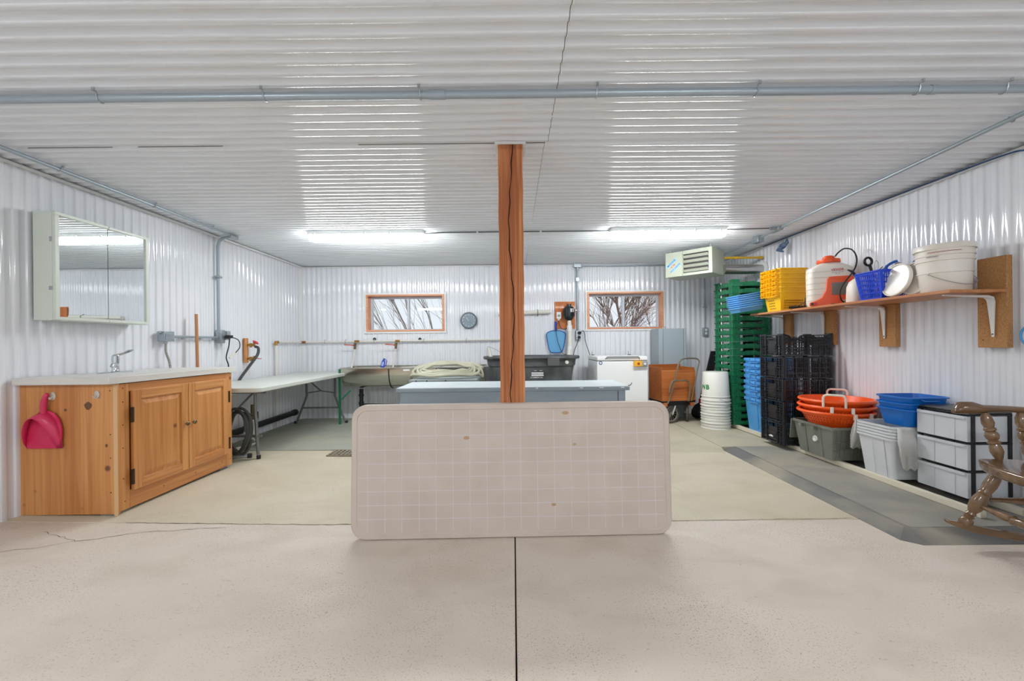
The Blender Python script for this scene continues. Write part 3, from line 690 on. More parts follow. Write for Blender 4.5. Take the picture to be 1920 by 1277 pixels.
b = MB(); b.bc((.118, -.002, .21), (.022, .004, .026)); b.bc((.120, -.002, .53), (.014, .004, .030)); b.obj('hinge', m_chrome, t)
# broom handle
t = thing('broom', 'long wooden broom handle leaning on left wall behind the sink cabinet', 'broom', (-3.02, 3.97, .02))
b = MB(); b.cyl((0, 0, .08), (-.035, .02, 1.40), .0135); b.obj('handle', wood('handle_wood', (196, 140, 92), (176, 120, 74), 'z', knots=False), t)
b = MB(); b.bc((0.05, 0, .085), (.28, .045, .03)); b.obj('broom_head', m_black, t)
b = MB(); b.rings([rr(.27, .04, .01, 2, .07, .05), rr(.29, .07, .01, 2, 0, .05)]); b.obj('bristles', mat('bristle', (60, 60, 60), rough=.9), t)
# ---------------------------------------------------------------- long grey folding table on the left
m_ltab = mat('table_grey', (206, 209, 202), rough=.45, bump=.15, bscale=300, bdist=.0005)
m_leg = mat('leg_grey', (122, 124, 124), rough=.4, metal=.3)
t = thing('folding_table', 'long pale grey plastic folding table along left wall beyond sink cabinet', 'table', (-2.70, 4.93, .0))
b = MB(); b.rings([rr(.74, 2.28, .07, 6, .678), rr(.76, 2.30, .08, 6, .686), rr(.76, 2.30, .08, 6, .716), rr(.75, 2.29, .075, 6, .722)]); b.obj('tabletop', m_ltab, t)
def leg_frame(y, sgn, sp=1.0):
    f = MB(); f.tube([(-.30, y, .66), (.30, y, .66)], .013); f = f.obj('leg_frame', m_leg, t)
    for s in (-1, 1):
        b = MB(); b.tube(spline([(s * .20, y, .675), (s * .20, y, .45), (s * .205, y, .38), (s * (.2 + .10 * sp), y, .10), (s * (.2 + .13 * sp), y, .03), (s * (.2 + .135 * sp), y, .02)], 4), .015, n=10); b.obj('leg', m_leg, t)
        b = MB(); b.cyl((s * (.2 + .135 * sp), y, .018), (s * (.2 + .135 * sp), y, .05), .019); b.obj('foot_cap', m_rubber, f)
    b = MB(); b.cyl((-.26, y, .235), (.26, y, .235), .012); b.obj('crossbar', m_leg, t)
    b = MB(); b.tube([(-.20, y, .44), (0, y - sgn * .0, .47), (.20, y, .44)], .008); b.tube([(0, y, .47), (0, y - sgn * .38, .67)], .010); b.obj('brace', m_leg, t)
leg_frame(.86, 1, 1.15); leg_frame(-.93, -1, .2)
# garden hose coiled over the near legs
t = thing('garden_hose', 'coiled black garden hose hanging beside the sink cabinet under the long table', 'hose', (-2.60, 3.93, .03))
rnd = random.Random(4); b = MB(); pts = []
for k in range(56):
    a = k * 2 * PI / 14; rx = .15 + .02 * math.sin(k * .9); rz = .20 + .02 * math.cos(k * .7)
    pts.append((rx * math.cos(a) * .7 - .03 + .012 * (k / 14), -.05 + .014 * (k / 14) + .02 * math.sin(a * .5), .27 + rz * math.sin(a)))
b.tube(spline(pts, 3), .013, n=8); b.obj('hose', mat('hose_dark', (62, 64, 62), rough=.6), t)
b = MB(); b.cyl((-.30, -.1, .03), (.06, .02, .028), .02); b.obj('drain_tube', m_steel, t)
b = MB(); b.cyl((.055, .018, .028), (.085, .028, .028), .023); b.obj('end_cap', m_rubber, t)
# hose tap on a wooden batten
t = thing('wall_valve', 'brass hose valve with two red handles on wooden batten, left wall', 'valve', (-3.13, 4.85, 1.05))
MB().box(-.012, .012, -.035, .02, -.14, .15).obj('batten', m_pine, t, bevel=.002)
for z in (.07, -.09):
    b = MB(); b.cyl((.01, 0, z), (.09, .01, z), .013); b.cyl((.05, .005, z - .03), (.05, .005, z + .02), .016); b.cyl((.085, .01, z + .03), (.085, .01, z - .02), .012); v = b.obj('valve_body', m_brass, t)
b = MB(); b.lathe([(.0, 0), (.034, .002), (.036, .008), (.030, .012), (0, .012)], 14, xf((.10, .01, .095), (0, R(40), 0))); b.obj('handle', m_red, t)
b = MB(); b.box(.08, .17, .0, .018, -.096, -.088); b.obj('handle', m_red, t, bevel=.003)
b = MB(); b.tube(spline([(.09, .02, .05), (.135, .01, .03), (.14, -.02, -.05), (.10, -.10, -.17), (.05, -.19, -.31), (.04, -.25, -.42)], 5), .0155, n=10); b.obj('hose', mat('hose_dark', (62, 64, 62)), t)
# supply pipe round the corner with two shut-off valves over the sink
t = thing('water_pipe', 'cream water pipe running round the back left corner above the sink', 'pipe', (-3.11, 5.44, 1.155))
b = MB(); b.cyl((0, 0, 0), (0, .665, 0), .0125); b.obj('pipe', m_pvcpipe, t)
b = MB(); b.cyl((.0, .67, 0), (2.93, .67, .01), .0125); b.obj('pipe', m_pvcpipe, t)
b = MB(); b.cyl((0, -.02, -.03), (0, -.02, -1.12), .012); b.obj('drop_pipe', m_pvcpipe, t)
b = MB(); b.tube([(0, .03, 0), (0, -.02, 0), (0, -.022, -.045)], .019, n=10); b.obj('elbow', m_brass, t)
b = MB(); b.tube([(0, .62, 0), (0, .668, 0), (.05, .668, 0)], .018, n=10); b.obj('elbow', m_brass, t)
for x in (.33, .635, 1.06, 1.79, 2.42): b = MB(); b.tube([(x, .70, .03), (x, .66, .028), (x, .648, 0), (x, .66, -.02)], .005); b.obj('clamp', m_conduit, t)
for x, lab in ((.80, 0), (1.40, 1)):
    b = MB(); b.cyl((x - .03, .67, .005), (x + .04, .67, .005), .016); b.cyl((x + .01, .665, .01), (x + .01, .62, .005), .015); b.obj('tee', m_brass, t)
    b = MB(); b.cyl((x, .62, -.02), (x - .01, .61, -.11), .018, n=10); b.cyl((x, .62, -.055), (x - .03, .60, -.055), .012); v = b.obj('ball_valve', mat('valve_dark', (108, 92, 68), rough=.4, metal=.7), t)
    b = MB(); b.tube([(x - .02, .59, -.055), (x - .06, .58, -.050), (x - .15, .575, -.042)], [.006, .007, .008], n=6); b.obj('lever', mat('lever_red', (206, 84, 70), rough=.4), v)
    b = MB(); b.tube([(x - .01, .61, -.11), (x - .025, .60, -.25), (x - .04, .56, -.39)], .011, n=8); b.obj('drop_pipe', m_pvcpipe, t)
for x, z, w_ in ((-2.062, 1.19, 'left'), (-1.388, 1.183, 'right')):
    b = MB(); b.lathe([(.024, 0), (.022, .012), (.012, .02), (0, .021)], 12, Matrix.Translation((x, YB, z)) @ Matrix.Rotation(R(90), 4, 'X'))
    tag(b.obj('wall_plug', m_black), 'small black cap on back wall above the sink pipe, %s one of two' % w_, 'cap', 'black caps on the back wall')
# drain pipe on the left wall and stub valve
t = thing('drain_pipe', 'thick black drain pipe low along left wall under the long table', 'pipe', (-3.07, 3.9, .17))
b = MB(); b.cyl((.03, .12, -.01), (.0, 1.88, .0), .036, n=16); b.obj('pipe', m_black, t)
b = MB(); b.cyl((0, 1.86, 0), (0, 1.92, 0), .043, n=16); b.cyl((.03, .10, -.01), (.03, .16, -.01), .043, n=16); b.obj('collar', m_black, t)
t = thing('stub_valve', 'standing pipe stub with dark shut-off valve under long table', 'valve', (-2.98, 4.72, .018))
b = MB(); b.cyl((0, 0, 0), (0, 0, .26), .019); b.obj('pipe', m_pvcpipe, t)
b = MB(); b.cyl((0, 0, .25), (0, 0, .42), .022, n=10); b.box(.02, .06, -.008, .008, .26, .34); b.obj('valve_body', MATS['valve_dark'], t)
t = thing('pipe_loops', 'loose cream tubing curled on the floor under the long table', 'tubing', (-2.95, 4.4, .018))
b = MB(); pts = [(.0, -.30, .012), (.08, -.1, .012), (.10, .12, .012), (.02, .30, .04), (-.05, .38, .12), (-.08, .30, .22), (-.05, .20, .12), (.06, .22, .03), (.13, .08, .03), (.06, -.15, .03)]
b.tube(spline(pts, 5), .009); b.obj('tube', m_pvcpipe, t)

# ---------------------------------------------------------------- round-bottomed stainless wash sink
m_trough = mat('trough_steel', (214, 213, 206), rough=.16, metal=.9, c2=(196, 192, 178), scale=(3, 3, 3), bump=.3, bscale=3, bdist=.02)
m_green = mat('green_paint', (26, 112, 74), rough=.45)
t = thing('wash_sink', 'three-bay round-bottomed stainless sink on green legs against back wall', 'sink', (-2.37, 5.68, .018))
Wd = 1.97; rimz = .765
def half(x, e=0.0, n=14, zf=.80): return [(x, .21 + (.21 - e) * -math.cos(PI * i / n), rimz - (.36 * zf - e) * math.sin(PI * i / n) ** .8) for i in range(n + 1)]
b = MB(); rg = []
o_ = half(0); i_ = half(0, .004)
prof = o_ + list(reversed(i_))
b.rings([[(x, p[1], p[2]) for p in prof] for x in (0, Wd)]); b.obj('trough', m_trough, t, smooth=30)
for x in (0.0, .655, 1.31, Wd - .006):
    b = MB(); vs = [(x, p[1], p[2]) for p in half(0, .002)]; b.rings([vs, [(x + .006, p[1], p[2]) for p in vs]]); b.obj('divider', m_trough, t, smooth=0)
for x in (.655, 1.31):
    b = MB(); b.tube([(x, p[1] + 0, p[2]) for p in half(0, -.006)], .007, n=6); s_ = b.obj('seam', mat('seam_dark', (70, 74, 64), rough=.5, metal=.5), t)
b = MB(); b.cyl((-.01, -.005, rimz), (Wd + .01, -.005, rimz), .011, n=10); b.cyl((-.01, .425, rimz + .01), (Wd + .01, .425, rimz + .01), .011, n=10); b.cyl((0, 0, rimz), (0, .42, rimz), .009); b.cyl((Wd, 0, rimz), (Wd, .42, rimz), .009); b.obj('rim', m_trough, t)
for x, y in ((-.018, 0), (1.5, .12)):
        b = MB(); b.box(x - .012, x + .012, y - .012, y + .012, 0, rimz - .005 if y == 0 else .47); b.obj('leg', m_green, t)
b = MB(); b.tube([(-.0, .02, .34), (.09, .10, .45)], .010, n=6); b.obj('brace', m_green, t)
for x in (.20, .80, 1.55):
    b = MB(); b.cyl((x, .21, .46), (x, .21, .20), .028, n=14); b.cyl((x, .21, .36), (x, .21, .39), .036, n=14); b.cyl((x, .21, .24), (x, .21, .28), .036, n=14); b.obj('drain', m_black, t)
b = MB(); b.cyl((.20, .21, .225), (1.7, .21, .19), .030, n=14); b.obj('drain', m_black, t)
b = MB(); b.box(.86, .95, -.014, -.010, .725, .748); s_ = b.obj('sticker', m_white, t)
t = thing('spray_bottle', 'small blue bottle tilted on the sink rim below right valve', 'bottle', (-1.815, 5.72, .79), rot=(R(-8), R(12), 0))
b = MB(); b.rings([rr(.05, .03, .012, 3, 0), rr(.052, .032, .012, 3, .01), rr(.052, .032, .012, 3, .085), rr(.03, .025, .01, 3, .105), rr(.028, .024, .01, 3, .13)]); b.obj('body', mat('bottle_blue', (28, 56, 160), rough=.35), t)
b = MB(); b.rings([rr(.03, .002, .0008, 1, z) for z in (.02, .08)], M=xf((0, -.0165, 0))); c = b.obj('label_band', mat('label_pale', (150, 170, 220), rough=.5), t)
b = MB(); b.tube([(.025, 0, .12), (.04, 0, .10), (.042, 0, .04), (.027, 0, .02)], .006); b.obj('grip', MATS['bottle_blue'], t)

# ---------------------------------------------------------------- grey-blue chest behind the post, grey box with hose on it
m_chest = mat('chest_grey_blue', (142, 158, 172), rough=.5, c2=(152, 168, 180), scale=(3, 3, 14))
m_chest_top = mat('chest_top', (206, 216, 219), rough=.4, c2=(198, 209, 213), scale=(5, 5, 5))
t = thing('workbench_chest', 'long blue-grey painted chest standing right behind the timber post', 'chest', (-.008, 3.72, .0))
b = MB(); b.box(-1.02, 1.02, .02, .60, .03, .672); b.obj('body', m_chest, t, bevel=.004)
b = MB(); b.box(-1.055, 1.055, 0, .62, .673, .7055); b.obj('lid', m_chest, t, bevel=.005)
c = MB().box(-1.05, 1.05, .004, .617, .7056, .711).obj('lid_top', m_chest_top, t, bevel=.002); c['label'] = 'pale worn top of the lid'
for x, w_ in ((.62, .030), (.80, .04), (.99, .03), (.22, .02)):
    b = MB(); b.box(x - w_ / 2, x + w_ / 2, -.0008, .0, .695, .704); b.obj('paint_chip', m_white, t)
b = MB(); b.box(.95, .956, .0185, .0198, .56, .665); b.obj('scratch', m_black, t)
for x in (-.9, .9): MB().box(x - .04, x + .04, .06, .56, 0, .03).obj('skid', m_pine, t)
t = thing('metal_cabinet', 'low grey metal cabinet behind the chest with a hose lying on it', 'cabinet', (-.785, 4.62, .018))
MB().box(-.36, .36, 0, .50, .0, .655).obj('body', m_leg if False else mat('cabinet_grey', (150, 160, 160), rough=.45), t, bevel=.005)
b = MB(); b.box(-.38, .38, -.012, .51, .656, .69); b.obj('lid', MATS['cabinet_grey'], t, bevel=.004)
for x in (-.30, -.18, .03): b = MB(); b.cyl((x, -.0125, .678), (x, -.016, .678), .008, n=10); b.obj('screw', m_black, t)
t = thing('water_hose', 'thick beige-green hose coiled on the low grey cabinet behind the chest', 'hose', (-.78, 4.88, .712))
m_hose = mat('hose_beige', (186, 182, 162), rough=.45, c2=(170, 168, 148), scale=(6, 6, 6))
pts = []
for k in range(16 * 5):
    a = k * 2 * PI / 16 + .4; L_ = k / 16
    rx = .445 - .038 * L_ + .012 * math.sin(k * 1.7); ry = .240 - .022 * L_ + .012 * math.cos(k * 1.1); sa = math.sin(a)
    z = .030 + .012 * L_ + (.145 - .018 * L_) * max(0, (sa + .35) / 1.35) ** 1.2 + .008 * math.sin(k * 2.3)
    if abs(math.cos(a)) > .9 and sa < .3: z -= .06 * (abs(math.cos(a)) - .9) * 10 if rx * abs(math.cos(a)) > .405 else 0
    pts.append((rx * math.cos(a), ry * sa, z))
b = MB(); b.tube(spline(pts, 4), .0165, n=8); b.obj('hose', m_hose, t)

# ---------------------------------------------------------------- black stock tank
m_tank = mat('tank_black', (74, 77, 80), rough=.5, c2=(100, 102, 102), scale=(7, 7, 5))
t = thing('stock_tank', 'black oval stock tank half hidden behind the timber post', 'tank', (.245, 5.66, .018))
b = MB()
def ov(w, d, z, n=36): return [(w / 2 * abs(math.cos(2 * PI * j / n)) ** .75 * (1 if math.cos(2 * PI * j / n) >= 0 else -1), d / 2 * abs(math.sin(2 * PI * j / n)) ** .8 * (1 if math.sin(2 * PI * j / n) >= 0 else -1), z) for j in range(n)]
b.rings([ov(.98, .56, .30), ov(1.02, .60, .31), ov(1.15, .70, .78), ov(1.19, .73, .79), ov(1.21, .75, .87), ov(1.30, .80, .88), ov(1.31, .82, .895), ov(1.30, .81, .915), ov(1.25, .77, .917), ov(1.20, .72, .90), ov(1.0, .56, .34)])
b.obj('tub', m_tank, t, smooth=45)
b = MB(); b.box(.19, .34, -.418, -.37, .795, .89); b.obj('rim_tab', mat('tank_tab', (92, 92, 90), rough=.6), t, bevel=.006)
b = MB(); b.cyl((.44, -.36, .84), (.44, -.40, .84), .022); b.obj('drain_plug', m_pvcpipe, t)
for z, w_, x in ((.68, .155, .035),):
    b = MB(); b.box(x - w_ / 2 + .03, x + w_ / 2 + .03, -.353, -.345, .665, .712); b.obj('sticker', m_white, t)
text('STRUCTURAL FOAM', .019, m_black, t, (.065, -.3535, .689), (R(90), 0, 0), name='sticker_writing')
text('COMMERCIAL', .026, m_white, t, (.055, -.345, .645), (R(86), 0, 0), name='tank_writing')
text('TUFF        POLY', .016, m_white, t, (.075, -.362, .735), (R(86), 0, 0), name='tank_writing')
for x in (-.40, .40):
    for y in (-.2, .2): MB().box(x - .04, x + .04, y - .04, y + .04, 0, .30).obj('stand_leg', m_pine, t)
# white tubes standing in the tank
t = thing('bucket_tube', 'white tube end with wire standing over the left rim of the black tank', 'tube', (-.305, 5.72, .90), rot=(0, R(-12), 0))
b = MB(); b.cyl((0, 0, 0), (0, 0, .15), .028, .020); b.obj('tube', m_pvcpipe, t)
b = MB(); b.tube([(-.06, 0, .02), (-.02, 0, .16), (.0, 0, .17), (.10, 0, .10), (.16, 0, .03)], .002, n=5); b.obj('wire', m_black, t)

# ---------------------------------------------------------------- pump board
t = thing('pump_board', 'orange plywood board on back wall carrying black pump and outlet', 'board', (.775, YB - .012, 1.517))
MB().box(-.15, .15, -.010, .009, -.20, .20).obj('plywood', wood('ply_orange', (206, 124, 62), (182, 100, 44), 'z', fine=20, rough=.6), t, bevel=.002)
p = MB(); p.lathe([(0, -.115), (.03, -.11), (.06, -.085), (.074, -.05), (.076, .06), (.06, .09), (.035, .10), (.032, .13), (0, .13)], 20, Matrix.Translation((.05, -.085, .025))); p = p.obj('pump', mat('pump_black', (30, 38, 42), rough=.3), t)
b = MB()
for a in range(0, 360, 30): b.box(.070, .082, -.004, .004, -.05, .055, Matrix.Translation((.05, -.085, .025)) @ Matrix.Rotation(R(a), 4, 'Z'))
b.obj('cooling_fins', MATS['pump_black'], p)
b = MB(); b.rings([[(.052 + .078 * math.sin(R(a)), -.085 - .078 * math.cos(R(a)), z) for a in (5, 20, 35, 50)] + [(.052 + .080 * math.sin(R(a)), -.085 - .080 * math.cos(R(a)), z) for a in (50, 35, 20, 5)] for z in (.035, .085)]); c = b.obj('rating_plate', mat('plate_silver', (196, 200, 208), rough=.4), p)
MB().box(-.128, -.06, -.045, -.010, -.055, .045).obj('outlet', m_white, t, bevel=.004)
b = MB(); b.cyl((-.095, -.046, -.01), (-.095, -.048, -.01), .02); b.obj('socket', mat('socket_grey', (150, 146, 140), rough=.5), t)
b = MB(); b.cyl((-.095, -.03, -.055), (-.095, -.03, -.08), .018); b.obj('plug', m_pvcpipe, t)
b = MB(); b.tube(spline([(-.095, -.03, -.08), (-.085, -.03, -.15), (-.04, -.03, -.21), (.02, -.04, -.20), (.05, -.06, -.13), (.05, -.08, -.09)], 5), .004); b.obj('cord', m_rubber, t)
t = thing('pump_pipe', 'white plastic pipe coming down from the black pump into the tank', 'pipe', (.835, YB - .10, .90))
b = MB(); b.tube([(-.045, -.12, -.04), (-.01, -.02, .10), (.0, 0, .14), (0, 0, .42), (-.01, 0, .53)], [.032, .032, .033, .033, .027], n=14); b.obj('pipe', m_pvcpipe, t)
b = MB(); b.cyl((-.004, 0, .38), (-.006, 0, .46), .039, n=14); b.obj('coupling', m_white, t)
b = MB(); b.cyl((-.006, -.01, .11), (-.002, -.002, .15), .037, n=14); b.obj('coupling', m_white, t)
t = thing('skimmer_net', 'blue pool skimmer net hanging on back wall left of pump pipe', 'net', (.637, YB - .035, 1.135))
ring = [(-.115, 0, .13), (-.138, 0, .10), (-.130, 0, .02), (-.110, 0, -.10), (-.09, 0, -.15), (-.06, 0, -.17), (.06, 0, -.17), (.09, 0, -.15), (.11, 0, -.10), (.130, 0, .02), (.138, 0, .10), (.115, 0, .13), (.05, 0, .15), (-.05, 0, .15)]
b = MB(); b.tube(spline(ring, 3, closed=True), .0075, n=6, closed=True); b.obj('frame', mat('net_blue', (24, 84, 160), rough=.4), t)
mm = mat('net_mesh', (120, 196, 240), rough=.7, alpha=.55)
b = MB(); sp = spline(ring, 3, closed=True); b.rings([[(p[0], -.002 + q, p[2]) for p in sp] for q in (0, .004)]); b.obj('net_cloth', mm, t)
b = MB(); b.box(-.018, .012, -.012, .012, .15, .29, M=xf((-.0, 0, 0))); b.obj('handle', mat('net_handle', (28, 60, 176), rough=.4), t, bevel=.004)
b = MB(); b.tube(spline([(.02, -.02, .27), (.0, -.02, .14), (.03, -.02, -.02), (.08, -.02, -.16), (.12, -.06, -.20), (.18, -.10, -.185)], 5), .0035); b.obj('cord', m_rubber, t)
t = thing('wall_tube', 'cream plastic tube mounted level on back wall behind the post', 'tube', (.17, YB - .04, 1.555))
b = MB(); b.cyl((-.385, 0, -.012), (.39, 0, .012), .030, n=16); b.obj('tube', m_pvcpipe, t)
b = MB(); b.tube([(.20, .02, .05), (.20, -.032, .02), (.20, -.034, -.02), (.20, .02, -.05)], .004); b.obj('strap', m_black, t)
# clock
t = thing('wall_clock', 'round grey wall clock with white numerals between left window and post', 'clock', (-.655, YB - .012, 1.453))
MX = Matrix.Rotation(R(90), 4, 'X')
b = MB(); b.lathe([(.0, 0), (.121, 0), (.124, .012), (.121, .026), (.112, .028), (.108, .020), (0, .019)], 40, MX); b.obj('rim', mat('clock_rim', (88, 98, 106), rough=.35), t)
b = MB(); b.lathe([(0, .0195), (.1075, .0195), (.1075, .021), (0, .021)], 40, MX); b.obj('dial', mat('clock_face', (134, 148, 158), rough=.5), t)
for h in range(1, 13):
    a = R(90 - h * 30); text(str(h), .027, m_white, t, (.086 * math.cos(a), -.0218, .086 * math.sin(a)), (R(90), 0, 0), name='numeral')
for L_, w_, an in ((.058, .005, 128), (.05, .004, 306)):
    b = MB(); b.box(-.01 if an == 128 else 0, L_, -.0250, -.0235, -w_ / 2, w_ / 2, Matrix.Rotation(-R(an), 4, 'Y')); b.obj('hand', m_white if an == 128 else mat('hand_grey', (110, 122, 132)), t)

# ---------------------------------------------------------------- chest freezer
m_frz = mat('freezer_white', (236, 237, 237), rough=.3)
t = thing('chest_freezer', 'white chest freezer on back wall below the right window', 'freezer', (1.40, 5.30, .018))
b = MB(); b.box(-.325, .325, 0, .64, .04, .842); b.obj('body', m_frz, t, bevel=.008)
b = MB(); b.box(-.325, .325, -.004, .645, .853, .905); b.obj('lid', m_frz, t, bevel=.010)
MB().box(-.318, .318, .006, .636, .842, .853).obj('gasket', mat('gasket_grey', (150, 150, 148), rough=.7), t)
b = MB(); b.tube([(-.22, -.004, .875), (-.20, -.018, .90), (.20, -.018, .90), (.22, -.004, .875)], .007); c = b.obj('lid_handle', mat('handle_grey', (120, 126, 126), rough=.5), t)
b = MB(); b.cyl((-.28, 0, .825), (-.28, -.005, .825), .022, n=20); b.obj('badge', mat('badge_blue', (70, 92, 150), rough=.3, metal=.3), t)
b = MB(); b.cyl((-.28, -.005, .825), (-.28, -.0065, .825), .013, n=14); b.obj('badge_centre', m_white, t)
MB().bc((-.005 + .315 - .12, -.02, .812), (.10, .04, .07)).obj('thermostat', mat('thermo_orange', (232, 168, 40), rough=.4), t, bevel=.004)
MB().bc((.265, -.018, .808), (.10, .036, .066)).obj('thermostat', mat('thermo_grey', (150, 152, 148), rough=.4), t, bevel=.004)
b = MB(); b.cyl((.275, -.036, .81), (.275, -.05, .81), .013); b.obj('dial', m_white, t)
b = MB(); b.cyl((.195, -.040, .812), (.195, -.043, .812), .018, n=8); b.obj('warning_mark', mat('warn_brown', (150, 70, 30), rough=.5), t)
b = MB(); b.tube(spline([(.12, 0, .57), (.10, -.001, .54), (.07, -.001, .535)], 4), .004); b.obj('scuff', m_black, t)
for x in (-.26, .26):
    b = MB(); b.box(x - .02, x + .02, .60, .64, .905, .918); b.tube([(x - .01, .62, .915), (x - .01, .625, .96)], .004); b.obj('hinge', m_leg, t)
for x in (-.28, .28):
    for y in (.05, .58): b = MB(); b.cyl((x, y, 0), (x, y, .04), .02); b.obj('foot', m_black, t)
# tall grey cabinet
t = thing('filing_cabinet', 'tall grey steel cabinet at back wall behind the wooden cart', 'cabinet', (2.235, 5.95, .032))
m_gcab = mat('steel_grey_cab', (160, 172, 178), rough=.5)
b = MB(); b.box(-.195, .195, -.16, .16, 0, 1.26); b.obj('body', m_gcab, t, bevel=.004)
b = MB(); b.box(-.135, -.131, -.1625, -.160, .02, 1.25); b.box(.150, .154, -.1625, -.160, .02, 1.25); b.obj('door_seam', m_leg, t)
b = MB(); b.tube(arc(-.06, 0, .025, 0, 180, 8) and [(x, 0, 1.26 + y) for x, y in arc(-.06, 0, .026, -10, 190, 10)], .005); b.obj('ring', m_steel, t)

# ---------------------------------------------------------------- wooden cart
m_ply = wood('cart_ply', (196, 118, 58), (168, 92, 40), 'x', fine=38, rough=.45, knots=False)
t = thing('garden_cart', 'wooden box cart with spoked front wheel and tubular handle before grey cabinet', 'cart', (1.93, 5.37, .030), rz=R(9))
bw, bd, z0, z1 = .47, .36, .30, .735
MB().box(0, bw, 0, .014, z0, z1 - .03).obj('front_panel', m_ply, t, bevel=.002)
MB().box(0, bw, bd - .014, bd, z0, z1 + .03).obj('back_panel', m_ply, t, bevel=.002)
MB().box(0, .014, .0145, bd - .0145, z0, z1).obj('side_panel', m_ply, t, bevel=.002)
MB().box(bw - .014, bw, .0145, bd - .0145, z0, z1).obj('side_panel', m_ply, t, bevel=.002)
MB().box(.0, bw, 0, bd, z0 - .02, z0 - .0005).obj('floor_board', m_black, t)
for x in (.02, bw - .07): MB().box(x, x + .05, -.005, bd, z0 - .07, z0 - .0205).obj('beam', mat('cart_beam', (202, 112, 60), rough=.6), t, bevel=.003)
MB().box(.08, bw - .08, .01, bd - .02, z0 - .06, z0 - .021).obj('chassis', m_black, t)
def wheel(x, y, r, wd, ang=0, spokes=True):
    M = Matrix.Translation((x, y, r)) @ Matrix.Rotation(R(ang), 4, 'Z')
    w_ = MB(); w_.tube([(r * .88 * math.cos(2 * PI * k / 28), 0, r * .88 * math.sin(2 * PI * k / 28)) for k in range(28)], r * .12, n=8, closed=True, M=M); w_ = w_.obj('wheel', mat('tyre', (88, 86, 78), rough=.8), t)
    b = MB(); b.tube([(r * .74 * math.cos(2 * PI * k / 28), 0, r * .74 * math.sin(2 * PI * k / 28)) for k in range(28)], r * .05, n=6, closed=True, M=M)
    b.obj('wheel_rim', m_chrome if False else mat('rim_metal', (196, 192, 184), rough=.3, metal=.7), w_)
    if spokes:
        b = MB()
        for k in range(12): a = 2 * PI * k / 12; b.cyl((r * .1 * math.cos(a), 0, r * .1 * math.sin(a)), (r * .74 * math.cos(a), 0, r * .74 * math.sin(a)), r * .018, n=5, M=M)
        b.obj('spokes', MATS['rim_metal'], w_)
    else:
        b = MB(); b.cyl((0, -.006, 0), (0, .006, 0), r * .72, n=24, M=M); b.obj('wheel_disc', mat('disc_grey', (170, 170, 166), rough=.5), w_)
    b = MB(); b.cyl((0, -.03, 0), (0, .03, 0), r * .12, n=12, M=M); b.obj('hub', MATS['rim_metal'], w_)
wheel(.155, .05, .128, .03, 12); wheel(.42, .12, .128, .03, 60, False)
b = MB(); b.tube([(.155, .02, .128), (.19, .02, .22), (.21, .04, .28)], .012); b.obj('fork', MATS['rim_metal'], t)
b = MB(); b.tube([(.42, .10, .128), (.42, .08, .26)], .012); b.obj('fork', MATS['rim_metal'], t)
for x in (.10, .36): b = MB(); b.cyl((x, .31, .055), (x, .33, .055), .05); b.obj('wheel', m_rubber, t)
m_tube = mat('tube_metal', (150, 140, 122), rough=.35, metal=.7)
b = MB(); b.tube(spline([(.07, -.01, .27), (.11, -.04, .42), (.17, -.09, .75), (.20, -.10, .83), (.26, -.10, .855), (.42, -.08, .855), (.475, -.08, .82), (.465, -.07, .74), (.40, -.02, .30)], 5), .010, n=8); b.obj('handle', m_tube, t)
b = MB(); b.tube(spline([(.075, -.05, .42), (.08, -.06, .50), (.10, -.065, .555), (.14, -.07, .575), (.30, -.06, .57), (.345, -.05, .545), (.365, -.045, .48), (.35, -.035, .30)], 5), .011, n=8); b.obj('front_bar', m_tube, t)
# black board leaning in the corner, red machine part
t = thing('leaning_board', 'narrow black board leaning in back right corner behind the bucket stack', 'board', (2.60, 5.80, .034))
b = MB(); b.rings([[(x, y, z) for x, y in ((-.05, -.015), (.05, -.015), (.05, .015), (-.05, .015))] for z, x_ in ((0, 0),)] + [[(x + .33, y + .22, .93) for x, y in ((-.05, -.015), (.05, -.015), (.05, .015), (-.05, .015))]]); b.obj('board', m_black, t)
t = thing('push_mower', 'small black machine with a red knob between the cart and white buckets', 'mower', (2.56, 5.62, .033))
b = MB(); b.rings([rr(.16, .26, .04, 3, .07), rr(.2, .30, .05, 3, .12), rr(.14, .2, .04, 3, .20), rr(.06, .08, .02, 3, .24)]); b.obj('deck', m_black, t)
b = MB(); b.lathe([(0, 0), (.04, 0), (.045, .03), (.04, .06), (0, .065)], 14, Matrix.Translation((-.01, -.03, .24))); b.obj('knob', m_red, t)
for s in (-1, 1): b = MB(); b.tube([(.08 * math.cos(2 * PI * k / 18) , s * .13, .08 + .065 * math.sin(2 * PI * k / 18)) for k in range(18)], .014, n=6, closed=True); b.cyl((0, s * .13 - .01, .08), (0, s * .13 + .01, .08), .06); b.obj('wheel', m_rubber, t)

# ---------------------------------------------------------------- upturned bucket stack
m_bucket = mat('bucket_white', (234, 232, 224), rough=.4)
def bucket(label, loc):
    t = thing('bucket', label, 'bucket', loc, group='upturned white buckets in one stack')
    b = MB(); b.lathe([(.166, 0), (.172, .004), (.172, .012), (.160, .018), (.159, .045), (.166, .050), (.166, .056), (.158, .06), (.144, .345), (.140, .350), (0, .350), (0, .346), (.137, .346), (.152, .06), (.154, .0)], 40); b.obj('shell', m_bucket, t, smooth=40)
    return t
bx, by = 2.505, 5.13
b0 = bucket('bottom white bucket of the upturned stack, rim on the floor', (bx, by, .033))
for i in range(1, 11):
    d = dup(b0, (bx + .003 * math.sin(i * 2.2), by + .003 * math.cos(i * 1.7), .033 + i * .0345), rz=i * .9, label='upturned white bucket, %s in the stack' % ORD[10 - i] if i < 10 else 'topmost upturned white bucket, green NB on its side')
top = d; top.rotation_euler = (0, 0, 0)
m_grn = mat('print_green', (20, 140, 60), rough=.5)
